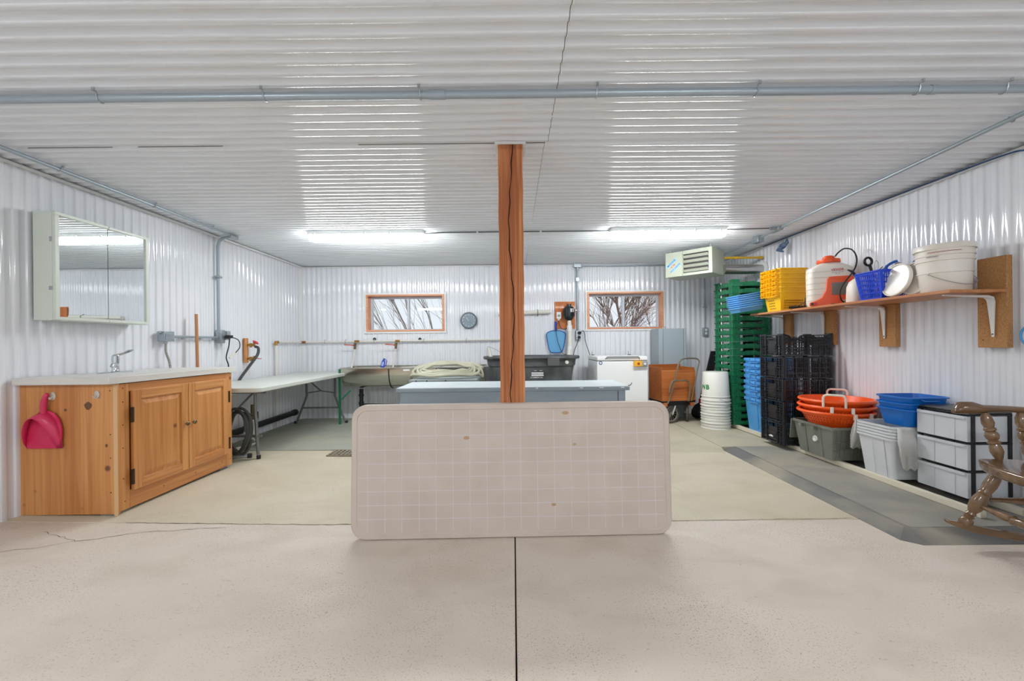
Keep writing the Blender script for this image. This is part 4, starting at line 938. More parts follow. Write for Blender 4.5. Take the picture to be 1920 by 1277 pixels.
b = MB()
def curved_text(s, size, m, parent, r, z, ang, name):
    for i, ch in enumerate(s):
        a = ang + i * size * .78 / r
        text(ch, size, m, parent, (r * math.cos(a), r * math.sin(a), z), (R(87), 0, a + R(90)), name=name, bold=.03)
curved_text('NB', .078, m_grn, top, .1545, .165, R(-173), 'letter')
for i in (5, 3, 8):
    pass
t_ = MB(); t_.tube([(.17 * math.cos(R(a)), .17 * math.sin(R(a)), .03 - .08 * math.sin(R(a + 100)) * 1.0) for a in range(-100, 60, 12)], .0025, n=5)
t_.obj('wire_handle', m_steel, top)

# ---------------------------------------------------------------- gas heater
m_heat = mat('heater_enamel', (176, 181, 164), rough=.4)
m_heat_in = mat('heater_dark', (44, 40, 36), rough=.6)
t = thing('unit_heater', 'grey-green gas unit heater hung from the ceiling in back right corner', 'heater', (2.37, 4.90, 1.925), rz=R(-45.5))
# local x along the front (towards the left end is -x), local y backwards
Lh, Dh, Hh = .575, .40, .31
b = MB(); b.box(-Lh, 0, .012, Dh, 0, Hh); b.obj('casing', m_heat, t, bevel=.004)
b = MB(); b.box(-Lh, -.355, 0, .0115, 0, Hh); c = b.obj('door_panel', m_heat, t, bevel=.003)
b = MB(); b.rings([[(-.35, y, .0) , (0, y, 0), (0, y, Hh), (-.35, y, Hh)] for y in (0.0115, 0.0)] + [[(-.345, y, .03), (-.04, y, .03), (-.04, y, Hh - .045), (-.345, y, Hh - .045)] for y in (0.0, .0115)], closed=True); b.obj('front_frame', m_heat, t)
b = MB(); b.box(-.345, -.04, .0100, .0119, .03, Hh - .045); b.obj('recess', m_heat_in, t)
for i in range(4):
    z = .055 + i * .058
    b = MB(); b.box(-.34, -.045, -.020, .018, -.0015, .0015, Matrix.Translation((0, .0, z)) @ Matrix.Rotation(R(-48), 4, 'X')); b.obj('louvre', m_heat, t)
m_sky = mat('decal_sky', (150, 200, 232), rough=.5); m_navy = mat('decal_navy', (24, 60, 130), rough=.5); m_coral = mat('decal_coral', (226, 110, 84), rough=.5)
dec = lambda x, z: (x, -.0008, z)
for (x, z, w_, m_) in ((-.495, .175, .16, m_sky), (-.445, .110, .15, m_sky)):
    b = MB(); b.box(-w_ / 2, w_ / 2, -.001, 0, -.016, .016, Matrix.Translation((x, -.0002, z)) @ Matrix.Rotation(R(-40), 4, 'Y')); b.obj('decal', m_, t)
text('MODINE', .034, m_navy, t, (-.495, -.0014, .175), (R(90), R(-40), 0)); text('HOT DAWG', .028, m_navy, t, (-.445, -.0014, .110), (R(90), R(-40), 0))
b = MB()
for q in (-.03, .015): b.cyl((-.47 + q * .77, -.0004, .143 + q * .64), (-.47 + q * .77, -.0012, .143 + q * .64), .010, n=10)
b.cyl((-.47, -.0004, .143), (-.47, -.0012, .143), .008, n=8); b.obj('decal_dot', m_coral, t)
for x in (-Lh + .04, -.04):
    for y in (.06, Dh - .06): b = MB(); b.cyl((x, y, Hh - .002), (x, y, ZC - 1.925 - .004), .006); b.obj('hanger', m_steel, t)
t = thing('flue_pipe', 'shiny round flue duct running from the heater into the right wall', 'duct', (2.75, 5.15, 2.00))
b = MB(); b.cyl((-.12, 0, 0), (.38, .02, 0), .060, n=24); b.obj('duct', mat('duct_metal', (190, 190, 188), rough=.25, metal=.9), t)
b = MB(); b.cyl((.365, .02, 0), (.392, .02, 0), .095, n=28); b.obj('wall_ring', m_white, t)
t = thing('gas_pipe', 'yellow gas pipe beside the heater running to right wall', 'pipe', (2.75, 5.16, 2.145))
b = MB(); b.cyl((-.10, 0, 0), (.38, 0, 0), .014); b.obj('pipe', mat('gas_yellow', (206, 164, 40), rough=.45), t)
for q, r_ in ((.02, .019), (.33, .02)): b = MB(); b.cyl((q, 0, 0), (q + .04, 0, 0), r_); b.obj('union', MATS['gas_yellow'], t)
# ---------------------------------------------------------------- runners under the bins
t = tag(MB().rings([[(x + sk, y, z) for x, z in ((2.70, .043), (2.735, .043), (2.735, .085), (2.70, .085))] for y, sk in ((2.44, .05), (5.50, 0))]).obj('timber_runner', mat('runner_cream', (226, 218, 198), rough=.6), bevel=.003), 'cream painted timber runner on the floor in front edge of the bins', 'timber')
t['label'] = 'long cream timber runner under the room-side edge of the bins'
t = tag(MB().box(3.02, 3.06, 2.46, 5.52, .043, .085).obj('timber_runner', MATS['runner_cream'], bevel=.003), 'timber runner close to right wall under the back edge of the bins', 'timber')
ZR = .0855
# ---------------------------------------------------------------- green crates
m_gcr = mat('crate_green', (26, 110, 72), rough=.38, c2=(36, 124, 84), scale=(9, 9, 9))
def lattice_face(b, W_, H_, M, nx, zs, tb=.004, tall=None, hole=None):
    """bars on a face in local xz, width W_, height H_"""
    for z, h in zs: b.box(-W_ / 2, W_ / 2, 0, tb, z, z + h, M)
    for i in range(nx + 1):
        x = -W_ / 2 + W_ * i / nx; zz = (tall or H_)
        b.box(x - .003, x + .003, -.004, tb + .004, 0, zz, M)
def green_crate():
    t = thing('crate', '', 'crate', (0, 0, 0), group='green stacked harvest crates')
    W_, D_, H_ = .44, .42, .084; b = MB()
    b.box(-W_ / 2 + .004, W_ / 2 - .004, -D_ / 2 + .004, D_ / 2 - .004, .003, .007)
    for sx, sy, rot, L_ in ((0, -1, 0, W_), (0, 1, PI, W_), (-1, 0, -PI / 2, D_), (1, 0, PI / 2, D_)):
        M = Matrix.Translation((sx * W_ / 2, sy * D_ / 2, 0)) @ Matrix.Rotation(rot, 4, 'Z')
        lattice_face(b, L_ - .02, H_, M, 7, ((0, .004), (.010, .036)), tall=.05)
        for x0, x1 in ((-L_ / 2, -L_ / 2 + .09), (L_ / 2 - .09, L_ / 2)): b.box(x0, x1, .001, .004, .046, H_ - .004, M); b.box(x0, x1, -.005, .009, H_ - .006, H_ - .002, M)
        b.box(-L_ / 2 + .15, L_ / 2 - .15, 0, .004, .046, .058, M)
    for sx in (-1, 1):
        for sy in (-1, 1):
            b.bc((sx * (W_ / 2 - .006), sy * (D_ / 2 - .006), H_ / 2), (.026, .026, H_ - .003)); b.bc((sx * (W_ / 2 - .002), sy * (D_ / 2 - .002), H_ * .86), (.036, .036, .014))
            b.bc((sx * (W_ / 2 - .0), sy * (D_ / 2 - .05), H_ * .5), (.012, .006, H_ - .004)); b.bc((sx * (W_ / 2 - .05), sy * (D_ / 2), H_ * .5), (.006, .012, H_ - .004))
    b.obj('body', m_gcr, t, smooth=0)
    b = MB(); b.box(-W_ / 2 - .0052, -W_ / 2 - .0045, .045, .075, .050, .080); c = b.obj('tag', m_white, t, smooth=0)
    return t
g0 = green_crate()
for i in range(21):
    lab = 'green plastic crate, %s in the tall stack by the back right corner' % ORD[20 - i] if i else 'bottom green crate of the tall stack by the back right corner'
    if i == 20: lab = 'topmost green crate of the tall stack by back right corner'
    pos = (2.895 + .002 * math.sin(i * 1.9), 5.235 + .002 * math.cos(i * 2.3), ZR + i * .0845)
    if i == 0: g0.location = pos; g0['label'] = lab
    else: dup(g0, pos, label=lab)
o_in = [(206, 96, 48), (232, 232, 226), (196, 80, 40), (120, 176, 214)]
for i in range(3, 20):
    pass
# ---------------------------------------------------------------- moulded totes (nested) as true shells
def tote_shell(b, w0, d0, w1, d1, H, r=.03, t_=.004, lipw=.014, liph=.02, n=4):
    rg = [rr(w0, d0, r, n, 0), rr(w0 + (w1 - w0) * .98, d0 + (d1 - d0) * .98, r, n, H - liph), rr(w1 + lipw * 2, d1 + lipw * 2, r + lipw, n, H - liph), rr(w1 + lipw * 2, d1 + lipw * 2, r + lipw, n, H), rr(w1 - t_, d1 - t_, r, n, H), rr(w0 - t_, d0 - t_, r, n, .005)]
    b.rings(rg)
m_btote = mat('tote_blue', (78, 156, 222), rough=.4, c2=(90, 166, 228), scale=(4, 4, 4))
def blue_tote():
    t = thing('storage_tote', '', 'tote', (0, 0, 0), group='sky blue nested totes')
    b = MB(); tote_shell(b, .32, .25, .38, .30, .375, r=.02, lipw=.012, liph=.03); b.obj('shell', m_btote, t, smooth=40)
    b = MB()
    for y in (-.10, 0.01, .10): b.box(-.215, -.19, y - .004, y + .004, .345, .372)
    for x in (-.12, 0, .12): b.box(x - .003, x + .003, -.175, -.15, .345, .372)
    b.box(-.212, -.19, -.15, .02, .325, .332); b.box(-.1, .1, -.172, -.152, .33, .336)
    b.obj('rim_ribs', m_btote, t, smooth=0)
    b = MB(); b.rings([[(-.160 - .030 * k - o_, y, z) for y, z, k in ((-.09, .03, .08), (.02, .03, .08), (.03, .30, .80), (-.10, .30, .80))] for o_ in (0.0, .008)]); b.obj('side_panel', m_btote, t, smooth=0)
    return t
bt = blue_tote()
for i in range(8):
    lab = 'sky blue tote, %s in the nested stack between green and black crates' % ORD[7 - i] if 0 < i < 7 else ('lowest sky blue tote, whole side showing, beside black crates' if i == 0 else 'topmost sky blue tote in nested stack beside green crates')
    pos = (2.905 + .003 * math.sin(i * 2), 4.71, ZR + i * .064)
    if i == 0: bt.location = pos; bt['label'] = lab
    else: dup(bt, pos, label=lab, rz=.012 * math.sin(i * 1.7))
# ---------------------------------------------------------------- black crates
def black_crate(top=False):
    t = thing('crate', '', 'crate', (0, 0, 0), group='black stacked produce crates')
    W_, D_, H_ = .47, .36, .216; b = MB()
    b.box(-W_ / 2 + .004, W_ / 2 - .004, -D_ / 2 + .004, D_ / 2 - .004, .004, .009)
    for sx, sy, rot, L_ in ((0, -1, 0, W_), (0, 1, PI, W_), (-1, 0, -PI / 2, D_), (1, 0, PI / 2, D_)):
        M = Matrix.Translation((sx * W_ / 2, sy * D_ / 2, 0)) @ Matrix.Rotation(rot, 4, 'Z'); side = sx != 0
        L2 = L_ - .02
        for z, h in ((.0, .012), (.10, .007), (.15, .005)) : b.box(-L2 / 2, L2 / 2, -.003, .006, z, z + h, M)
        if side:
            b.box(-L2 / 2, L2 / 2, -.007, .008, .196, .206, M)
            for x in (-.165, -.135, -.085, .085, .135, .165): b.box(x - .003, x + .003, -.010, .006, 0, .206, M)
            for z in (.03, .06, .125, .175): b.box(-.165, -.085, -.008, .004, z, z + .004, M); b.box(.085, .165, -.008, .004, z, z + .004, M)
            b.box(-.08, .08, .004, .007, .02, .15, M); b.box(-.055, .055, .0, .004, .03, .115, M)
            for z in (.045, .075): b.box(-.165, .165, -.009, .003, z, z + .003, M)
            if top: b.box(-.165, -.09, .0, .004, .10, .216, M); b.box(.09, .165, .0, .004, .10, .216, M); b.box(-.09, .09, -.004, .004, .165, .18, M)
        else:
            if not top:
                b.box(-L2 / 2, L2 / 2, -.007, .008, .196, .206, M)
                n = 26
                for i in range(n + 1): x = -L2 / 2 + L2 * i / n; b.box(x - .0032, x + .0032, -.002, .004, .01, .20, M)
                for i in range(5): x = -L2 / 2 + L2 * i / 4; b.box(x - .006, x + .006, -.008, .006, 0, .206, M)
                b.box(-L2 / 2, L2 / 2, .0, .003, .045, .06, M)
            else:
                for i in range(9): 
                    x = -L2 / 2 + L2 * i / 8; zt = .17 + .045 * (1 if i in (0, 8) else (.6 if i in (3, 4, 5) else .1)); b.box(x - .004, x + .004, -.006, .005, 0, zt, M)
                for i in range(8):
                    xc = -L2 / 2 + L2 * (i + .5) / 8
                    for z0 in (.012, .107):
                        for s in (-1, 1):
                            Mk = M @ Matrix.Translation((xc, 0, z0 + .043)) @ Matrix.Rotation(s * R(56), 4, 'Y')
                            for off in (-.016, .0, .016): b.box(-.046 + abs(off), .046 - abs(off), 0, .003, off - .0022, off + .0022, Mk)
                pts = [(-L2 / 2, .216), (-L2 * .40, .20), (-L2 * .34, .172), (-L2 * .18, .170), (-L2 * .12, .20), (0, .207), (L2 * .12, .20), (L2 * .18, .172), (L2 * .34, .172), (L2 * .40, .20), (L2 / 2, .216)]
                for (xa, za), (xb, zb) in zip(pts, pts[1:]): b.rings([[(x, y, z + dz) for y, dz in ((-.007, -.012), (.007, -.012), (.007, 0), (-.007, 0))] for x, z in ((xa, za), (xb, zb))], M=M)
    for sx in (-1, 1):
        for sy in (-1, 1): b.bc((sx * (W_ / 2 - .008), sy * (D_ / 2 - .008), H_ / 2 - (0 if top else .004)), (.026, .026, H_ - (0 if top else .008)))
    b.obj('body', mat('crate_black', (40, 42, 46), rough=.3), t, smooth=0)
    return t
k0 = black_crate(); k0.location = (2.853, 4.185, ZR); k0['label'] = 'bottom black slatted crate of the stack, resting on the cream runner'
for i in (1, 2, 3): dup(k0, (2.852 + .004 * math.sin(i * 2), 4.187 + .003 * math.cos(i), ZR + i * .2165), rz=.006 * math.sin(i * 2.5), label='black slatted crate, %s of the five in the stack' % ORD[4 - i])
b = MB(); b.tube([(-.246, -.02, .055), (-.248, .0, .062), (-.247, .03, .058)], .009, n=6); b.obj('paper_scrap', m_white, k0)
k4 = black_crate(True); k4.location = (2.853, 4.185, ZR + 4 * .2165 + .004); k4['label'] = 'topmost black crate with diagonal lattice sides and scalloped rim'
# ---------------------------------------------------------------- grey lidded tote with orange baskets
m_gt = mat('tote_grey', (128, 130, 120), rough=.45, c2=(120, 122, 112), scale=(5, 5, 5))
t = thing('storage_tote', 'olive grey attached-lid tote carrying the orange round baskets', 'tote', (2.868, 3.69, ZR))
b = MB(); tote_shell(b, .36, .40, .42, .475, .285, r=.012, lipw=.012, liph=.022); b.obj('shell', m_gt, t, smooth=30)
b = MB()
for y in (-.10, .085): b.rings([[(-.181 - .030 * k + o_, y + q, z) for q, z, k in ((-.004, .01, .03), (.004, .01, .03), (.004, .262, .92), (-.004, .262, .92))] for o_ in (0.0, -.007)])
for y in (-.04, .12): b.box(-.238, -.205, y - .02, y + .02, .235, .262)
for x in (-.17, -.13, -.09, -.03, .03, .09, .15): b.rings([[(x + q, -.201 - .036 * k + o_, z) for q, z, k in ((-.003, .03, .1), (.003, .03, .1), (.003, .262, .92), (-.003, .262, .92))] for o_ in (0.0, -.012)])
for z in (.10, .16, .22): b.box(-.19, .19, -.240 , -.215, z, z + .005)
b.obj('ribs', m_gt, t, smooth=0)
b = MB(); b.cyl((-.1955, -.03, .15), (-.2065, -.03, .152), .026, n=20); c = b.obj('sticker', m_white, t); c['label'] = 'round white sticker'
b = MB(); b.tube([(-.2075, -.03 + .014 * math.cos(2 * PI * k / 12), .152 + .014 * math.sin(2 * PI * k / 12)) for k in range(10)], .0016, n=4); b.obj('sticker_mark', m_leg, t)
l_ = MB(); l_.box(-.215, .20, .006, .018, -.19, .0, xf((0, .252, .275), (R(8), 0, 0)))
for x in (-.15, -.05, .05, .15): l_.box(x - .004, x + .004, .018, .026, -.18, 0, xf((0, .252, .275), (R(8), 0, 0)))
l_.obj('lid_flap', m_gt, t, bevel=.002)
# orange baskets
m_or = mat('basket_orange', (244, 92, 24), rough=.4)
m_hd = mat('handle_cream', (238, 224, 208), rough=.4)
def basket():
    t = thing('harvest_basket', '', 'basket', (0, 0, 0), group='orange round harvest baskets')
    b = MB(); b.lathe([(.0, 0), (.180, 0), (.190, .010), (.248, .115), (.274, .118), (.284, .130), (.276, .143), (.258, .143), (.243, .118), (.184, .014), (.0, .006)], 56); b.obj('shell', m_or, t, smooth=40)
    b = MB()
    for k in range(64):
        a = 2 * PI * k / 64
        for z, r_ in ((.050, .2118), (.072, .2239), (.094, .2360)):
            b.bc((r_ + .0008, 0, z), (.003, .006, .013), Matrix.Rotation(a, 4, 'Z'))
    b.obj('drain_slots', mat('slot_dark', (150, 44, 8), rough=.7), t, smooth=0)
    return t
b0 = basket()
base = (2.862, 3.68)
hh = [(0, .0, 0), (1, .062, 55), (2, .124, 200)]
for i in range(3):
    lab = ['bottom orange basket sitting in the mouth of the olive grey tote', 'middle one of the three nested orange baskets', 'top orange basket with two cream handles standing up'][i]
    pos = (base[0] + .006 * (i - 1), base[1], ZR + .262 + i * .050)
    d = b0 if i == 0 else dup(b0, pos, label=lab)
    if i == 0: b0.location = pos; b0['label'] = lab
for i, d in enumerate([o for o in bpy.data.objects if o.name.startswith('harvest_basket')]):
    for s in (-1, 1):
        hb = MB(); an = R([95, 62, 50][i]) + (0 if s > 0 else PI); M = Matrix.Rotation(an, 4, 'Z') @ Matrix.Translation((.268, 0, .138))
        if i == 2: pts = [(0, -.075, -.05), (.002, -.075, .03), (.002, -.066, .048), (.002, -.05, .055), (.002, .05, .055), (.002, .066, .048), (.002, .075, .03), (0, .075, -.05)]; hb.tube(pts, .0095, n=8, M=M); hb.obj('handle', m_hd, d)
        else:
            for q in (-.07, .07): hb = MB(); hb.bc((.008, q, -.02), (.022, .022, .05), M); hb.obj('handle', m_hd, d, bevel=.003)
# ---------------------------------------------------------------- clear totes with hanging lid flaps
m_clear = thin('clear_plastic', (244, 247, 250), .86, .15)
m_clear2 = thin('clear_flap', (250, 248, 244), .8, .2)
def clear_tote():
    t = thing('storage_tote', '', 'tote', (0, 0, 0), group='clear nested totes with hanging lid flaps')
    b = MB(); n = 4
    def ring(w, d, z, ind=.012):
        p = []
        for (x, y, zz) in rr(w, d, .03, 4, z): p.append((x, y, z))
        return p
    tote_shell(b, .34, .26, .40, .31, .30, r=.025, lipw=.012, liph=.016, t_=.005); b.obj('shell', m_clear, t, smooth=40)
    b = MB()
    for y in (-.08, .02): b.rings([[(-.171 - .029 * k + o_, y + q, z) for q, z, k in ((-.003, .01, .03), (.003, .01, .03), (.003, .28, .95), (-.003, .28, .95))] for o_ in (0.0, -.006)])
    b.obj('rib', m_clear, t, smooth=0)
    return t
c0 = clear_tote()
for i in range(5):
    lab = ['lowest clear tote of the nested group under the blue tubs', 'clear tote, fourth from the top under the blue tubs', 'middle clear tote of the five nested under blue tubs', 'clear tote, second from the top under the blue tubs', 'uppermost clear tote, directly below the blue tubs'][i]
    pos = (2.925, 3.13, ZR + i * .022)
    d = c0 if i == 0 else dup(c0, pos, label=lab)
    if i == 0: c0.location = pos; c0['label'] = lab
    totes = d
    for s in (-1, 1):
        b = MB(); k = 14; L_ = .19 if s < 0 else .16
        th0 = R(3 + (4 - i) * 2.2 if s < 0 else 4 + (4 - i) * 4.0)
        vs = []; fs = []
        for j in range(k + 1):
            x = -.19 + .38 * j / k; zz = .005 * (j % 2)
            for m_ in range(3):
                f = m_ / 2; yy = .180 + L_ * f * math.sin(th0) + .008 * math.sin(f * 3); z_ = .298 - L_ * f * math.cos(th0) - (.02 * (j % 2) if m_ == 2 else 0)
                vs.append((x, s * (yy + zz), z_))
        for j in range(k):
            for m_ in range(2): fs.append((j * 3 + m_, (j + 1) * 3 + m_, (j + 1) * 3 + m_ + 1, j * 3 + m_ + 1))
        b.add(vs, fs); o = b.obj('lid_flap', m_clear2, d, smooth=20); q = o.modifiers.new('th', 'SOLIDIFY'); q.thickness = .0025
# blue tubs
m_tub = mat('tub_blue', (14, 104, 190), rough=.35)
def tub():
    t = thing('bus_tub', '', 'tub', (0, 0, 0), group='bright blue nested tubs')
    b = MB(); tote_shell(b, .27, .21, .32, .26, .125, r=.05, lipw=.012, liph=.010, n=6); b.obj('shell', m_tub, t, smooth=40)
    b = MB()
    for s in (-1, 1): b = MB(); b.tube([(-.06, s * .135, .108), (-.05, s * .150, .100), (.05, s * .150, .100), (.06, s * .135, .108)], .006); b.obj('grip', m_tub, t)
    return t
u0 = tub()
for i in range(3):
    lab = ['lowest bright blue tub resting on the clear totes', 'middle bright blue tub of the three nested', 'top bright blue tub of the three, empty inside'][i]
    pos = (2.945, 3.06, ZR + .391 + i * .044)
    d = u0 if i == 0 else dup(u0, pos, label=lab)
    if i == 0: u0.location = pos; u0['label'] = lab
# ---------------------------------------------------------------- three drawer unit
m_drw = thin('drawer_clear', (240, 245, 250), .80, .12, .12)
m_drwf = mat('drawer_black', (30, 28, 30), rough=.35)
t = thing('drawer_unit', 'three drawer unit with black frame and clear drawers behind rocking chair', 'drawers', (2.865, 2.585, ZR))
Xd, Yd, Hd = .255, .345, .545
b = MB()
for i in range(4): z = i * .178; b.box(0, Xd, 0, Yd, z, z + .008)
for x, y in ((0.004, 0), (Xd - .02, 0), (0.004, Yd - .018), (Xd - .02, Yd - .018)): b.box(x, x + .018, y, y + .018, .008, Hd)
b.obj('frame', m_drwf, t, bevel=.0015)
MB().box(.0, Xd, 0, Yd, Hd + .0, Hd + .014).obj('top_panel', mat('drawer_top', (58, 58, 58), rough=.4), t, bevel=.004)
for i in range(3):
    z = .010 + i * .178; b = MB()
    X0 = -.018
    b.rings([[(x, y, zz) for x, y in ((X0, .012), (X0 + .0, Yd - .012), (Xd - .012, Yd - .012), (Xd - .012, .012))] for zz in (z + .003, z + .163)] + [[(x, y, zz) for x, y in ((X0 + .004, .016), (X0 + .004, Yd - .016), (Xd - .016, Yd - .016), (Xd - .016, .016))] for zz in (z + .163, z + .007)])
    d = b.obj('drawer', m_drw, t, smooth=0)
    b = MB()
    for y in (.085, .215): b.box(X0 - .004, X0, y - .002, y + .002, z + .006, z + .145)
    b.box(X0 - .010, X0, .02, Yd - .02, z + .145, z + .163); b.obj('drawer_front_lip', m_drw, d, bevel=.001)
    rnd = random.Random(i); b = MB()
    for q in range([9, 3, 4][i]):
        cx, cy = rnd.uniform(.03, .2), rnd.uniform(.05, .29); s_ = rnd.uniform(.015, .04)
        b.rings([rr(s_ * 2 * f, s_ * 1.6 * f, s_ * .5, 2, z + .008 + h_) for f, h_ in ((1, 0), (1.1, s_ * .4), (.6, s_ * .9))], M=xf((cx, cy, 0), (0, 0, rnd.uniform(0, 3))))
    tag_ = b.obj('drawer_contents', mat('contents_pale', (222, 222, 216), rough=.7), d); tag_['kind'] = 'stuff'

# ---------------------------------------------------------------- shelf and brackets on the right wall
m_board = wood('shelf_board', (196, 134, 84), (172, 106, 60), 'y', rough=.5, fine=40, knots=False)
m_osb = mat('chipboard', (188, 142, 92), rough=.8, c2=(160, 112, 66), scale=(90, 90, 90), lo=.3, hi=.7)
ZS = 1.415
t = thing('wall_shelf', 'long brown plank shelf on four white brackets along the right wall', 'shelf', (0, 0, 0))
MB().box(2.745, 3.135, 2.595, 4.78, ZS - .02, ZS).obj('shelf_board', m_board, t, bevel=.002)
def bracket(y, z_top, z_bot, w, ym=None, yc=None):
    MB().box(3.100, 3.138, y - w / 2, y + w / 2, z_bot, z_top).obj('backing_board', m_osb, t, bevel=.002)
    yb = yc if yc is not None else y
    b = MB(); X = 3.099; zt = ZS - .0205
    def pr(pts, w0=.012, w1=.012):
        vs = []; n = len(pts)
        return pts
    # pressed steel bracket: curved corner, tapering legs
    path = [(X - .33, zt - .006), (X - .05, zt - .012), (X - .018, zt - .022), (X - .008, zt - .05), (X - .005, zt - .28)]
    wd = [.008, .017, .021, .021, .007]; th_ = [.006, .012, .018, .014, .006]
    rg = [[(px - dx, yb - wv, pz - dz), (px - dx, yb + wv, pz - dz), (px, yb + wv * .7, pz), (px, yb - wv * .7, pz)] for (px, pz), wv, (dx, dz) in zip(path, wd, ((0, .006), (.004, .014), (.014, .014), (.016, .004), (.006, 0)))]
    b.rings(rg); b.obj('bracket', m_white, t, smooth=50)
    b = MB(); b.cyl((X - .012, yb, zt - .262), (X - .016, yb, zt - .262), .004, n=8)
    for dz in (-.06, -.30): b.cyl((X, y + w * .3, zt + dz), (X - .003, y + w * .3, zt + dz), .003, n=6)
    b.obj('screw', m_black, t)
bracket(2.675, 1.63, 1.045, .165, yc=2.66); bracket(3.425, ZS - .0205, 1.045, .150, yc=3.44); bracket(4.06, ZS - .0205, 1.06, .13, yc=4.11); bracket(4.68, ZS - .0205, 1.06, .13, yc=4.73)
b = MB()
# sky blue trays tilted at the far end
m_tray = mat('tray_blue', (96, 164, 222), rough=.45)
def tray():
    t = thing('plastic_tray', '', 'tray', (0, 0, 0), group='sky blue nested trays at the far shelf end')
    b = MB(); tote_shell(b, .26, .20, .285, .225, .055, r=.02, lipw=.013, liph=.009); b.obj('shell', m_tray, t, smooth=40); return t
r0 = tray()
for i in range(7):
    lab = 'sky blue tray, %s of the tilted stack at the far shelf end' % (ORD[6 - i] if i else 'lowest')
    a = R(-9); dx = i * .023 * math.sin(a); pos = (2.665 + dx, 4.72 , ZS + .028 + i * .023 * math.cos(a))
    if i == 0: r0.location = pos; r0.rotation_euler = (0, a, 0); r0['label'] = lab
    else: dup(r0, pos, rot=(0, a, 0), label=lab)
# yellow totes
m_yel = mat('tote_yellow', (246, 196, 26), rough=.4, c2=(240, 186, 18), scale=(4, 4, 4))
def ytote():
    t = thing('harvest_tote', '', 'tote', (0, 0, 0), group='yellow nested harvest totes on the shelf')
    b = MB(); tote_shell(b, .23, .23, .285, .27, .20, r=.014, lipw=.015, liph=.012); b.obj('shell', m_yel, t, smooth=35)
    b = MB()
    for y in (-.12, -.07, -.02, .03, .08, .13): b.box(-.178, -.150, y - .0025, y + .0025, .150, .198)
    b.box(-.172, -.148, -.14, .14, .150, .155)
    for y in (-.10, .10): b.box(-.186, -.150, y - .03, y + .03, .176, .181)
    b.obj('rim_ribs', m_yel, t, smooth=0)
    b = MB()
    for k in range(18):
        x = -.095 + k * .0115
        for z in (.03, .055, .08, .105): f = z / .2; b.bc((x, -.1155 - .0247 * f, z), (.0035, .003, .015))
    for k in range(4):
        for j in range(4): f = (.03 + .028 * j) / .2; b.bc((-.1155 - .0345 * f, -.03 + .026 * k + (.006 if j % 2 else 0), .03 + .028 * j), (.003, .014, .010), )
    b.obj('vent_slots', mat('slot_yellow_dark', (150, 104, 12), rough=.8), t, smooth=0)
    b = MB(); b.rings([[(-.113 + .0 * k - .0 + q * (1 + .22 * k), -.1165 - .0247 * k - o_, .012 + .15 * k) for q, k in ((-.012, 0), (.015, 0), (.012, 1), (-.020, 1))] for o_ in (0, .008)]); b.obj('corner_pillar', m_yel, t, smooth=0)
    return t
y0_ = ytote()
for i in range(6):
    lab = 'yellow vented tote, %s of the nested six on the shelf' % ORD[5 - i] if i else 'lowest yellow vented tote, resting on the far shelf end'
    pos = (2.90 + .002 * math.sin(i * 3), 4.405, ZS + .001 + i * .0480)
    if i == 0: y0_.location = pos; y0_['label'] = lab
    else: dup(y0_, pos, label=lab)
# backpack sprayer
m_tankw = mat('sprayer_white', (236, 228, 216), rough=.4)
m_spo = mat('sprayer_orange', (236, 84, 24), rough=.4)
t = thing('backpack_sprayer', 'white and orange battery backpack sprayer standing on the shelf', 'sprayer', (2.93, 3.83, ZS + .001), rz=R(-27))
b = MB(); b.rings([rr(.30, .19, .04, 5, 0.0, 0, 0), rr(.33, .21, .05, 5, .03), rr(.335, .215, .05, 5, .30), rr(.33, .21, .05, 5, .345), rr(.25, .17, .06, 5, .375), rr(.15, .14, .06, 5, .40)]); b.obj('tank', m_tankw, t, smooth=50)
b = MB()
for k in range(6): z = .05 + k * .052; b.rings([rr(.339, .219, .05, 5, z + q) for q in (0, .004)], cap0=False, cap1=False)
b.obj('tank_ridges', mat('ridge_white', (206, 196, 184), rough=.5), t)
b = MB(); b.lathe([(0, .40), (.088, .40), (.092, .410), (.088, .432), (.05, .440), (.045, .458), (.03, .468), (0, .470)], 28, xf((.0, 0, 0))); b.obj('cap', m_spo, t)
b = MB(); pol = [(-.165, .0), (.165, .0), (.160, .24), (.145, .262), (-.015, .262), (-.035, .24), (-.045, .14), (-.075, .075), (-.125, .045), (-.165, .035)]
b.rings([[(x, y, z) for x, z in pol] for y in (-.109, -.126)]); b.obj('base_shroud', m_spo, t, bevel=.006)
MB().box(.0, .135, -.130, -.1265, .095, .205).obj('battery_cover', mat('battery_grey', (116, 112, 106), rough=.5), t, bevel=.004)
b = MB(); b.box(.075, .135, -.128, -.1262, .030, .050); b.obj('plate', mat('plate_pale', (200, 170, 150), rough=.5), t)
b = MB(); b.cyl((-.125, -.125, .022), (-.125, -.140, .022), .013); b.obj('switch', m_red, t)
b = MB(); b.cyl((-.145, -.1, .02), (-.145, -.13, .02), .012); b.cyl((.01, -.126, .0), (.01, -.134, .014), .02); b.obj('port', m_black, t)
text('VEVOR', .030, m_red, t, (.045, -.1100, .322), (R(90), 0, 0), name='tank_writing')
text('BACKPACK SPRAYER', .0090, m_leg, t, (.045, -.1100, .300), (R(90), 0, 0), name='tank_writing'); text('20V  16L', .009, m_leg, t, (.045, -.1100, .288), (R(90), 0, 0), name='tank_writing')
b = MB(); b.tube(spline([(.045, -.02, .455), (.07, -.03, .49), (.11, -.05, .515), (.155, -.09, .49), (.175, -.13, .42), (.165, -.16, .34), (.13, -.18, .27), (.07, -.19, .18), (.045, -.19, .11), (.06, -.17, .04), (.10, -.145, .012)], 6), .0062, n=8); b.obj('hose', m_rubber, t)
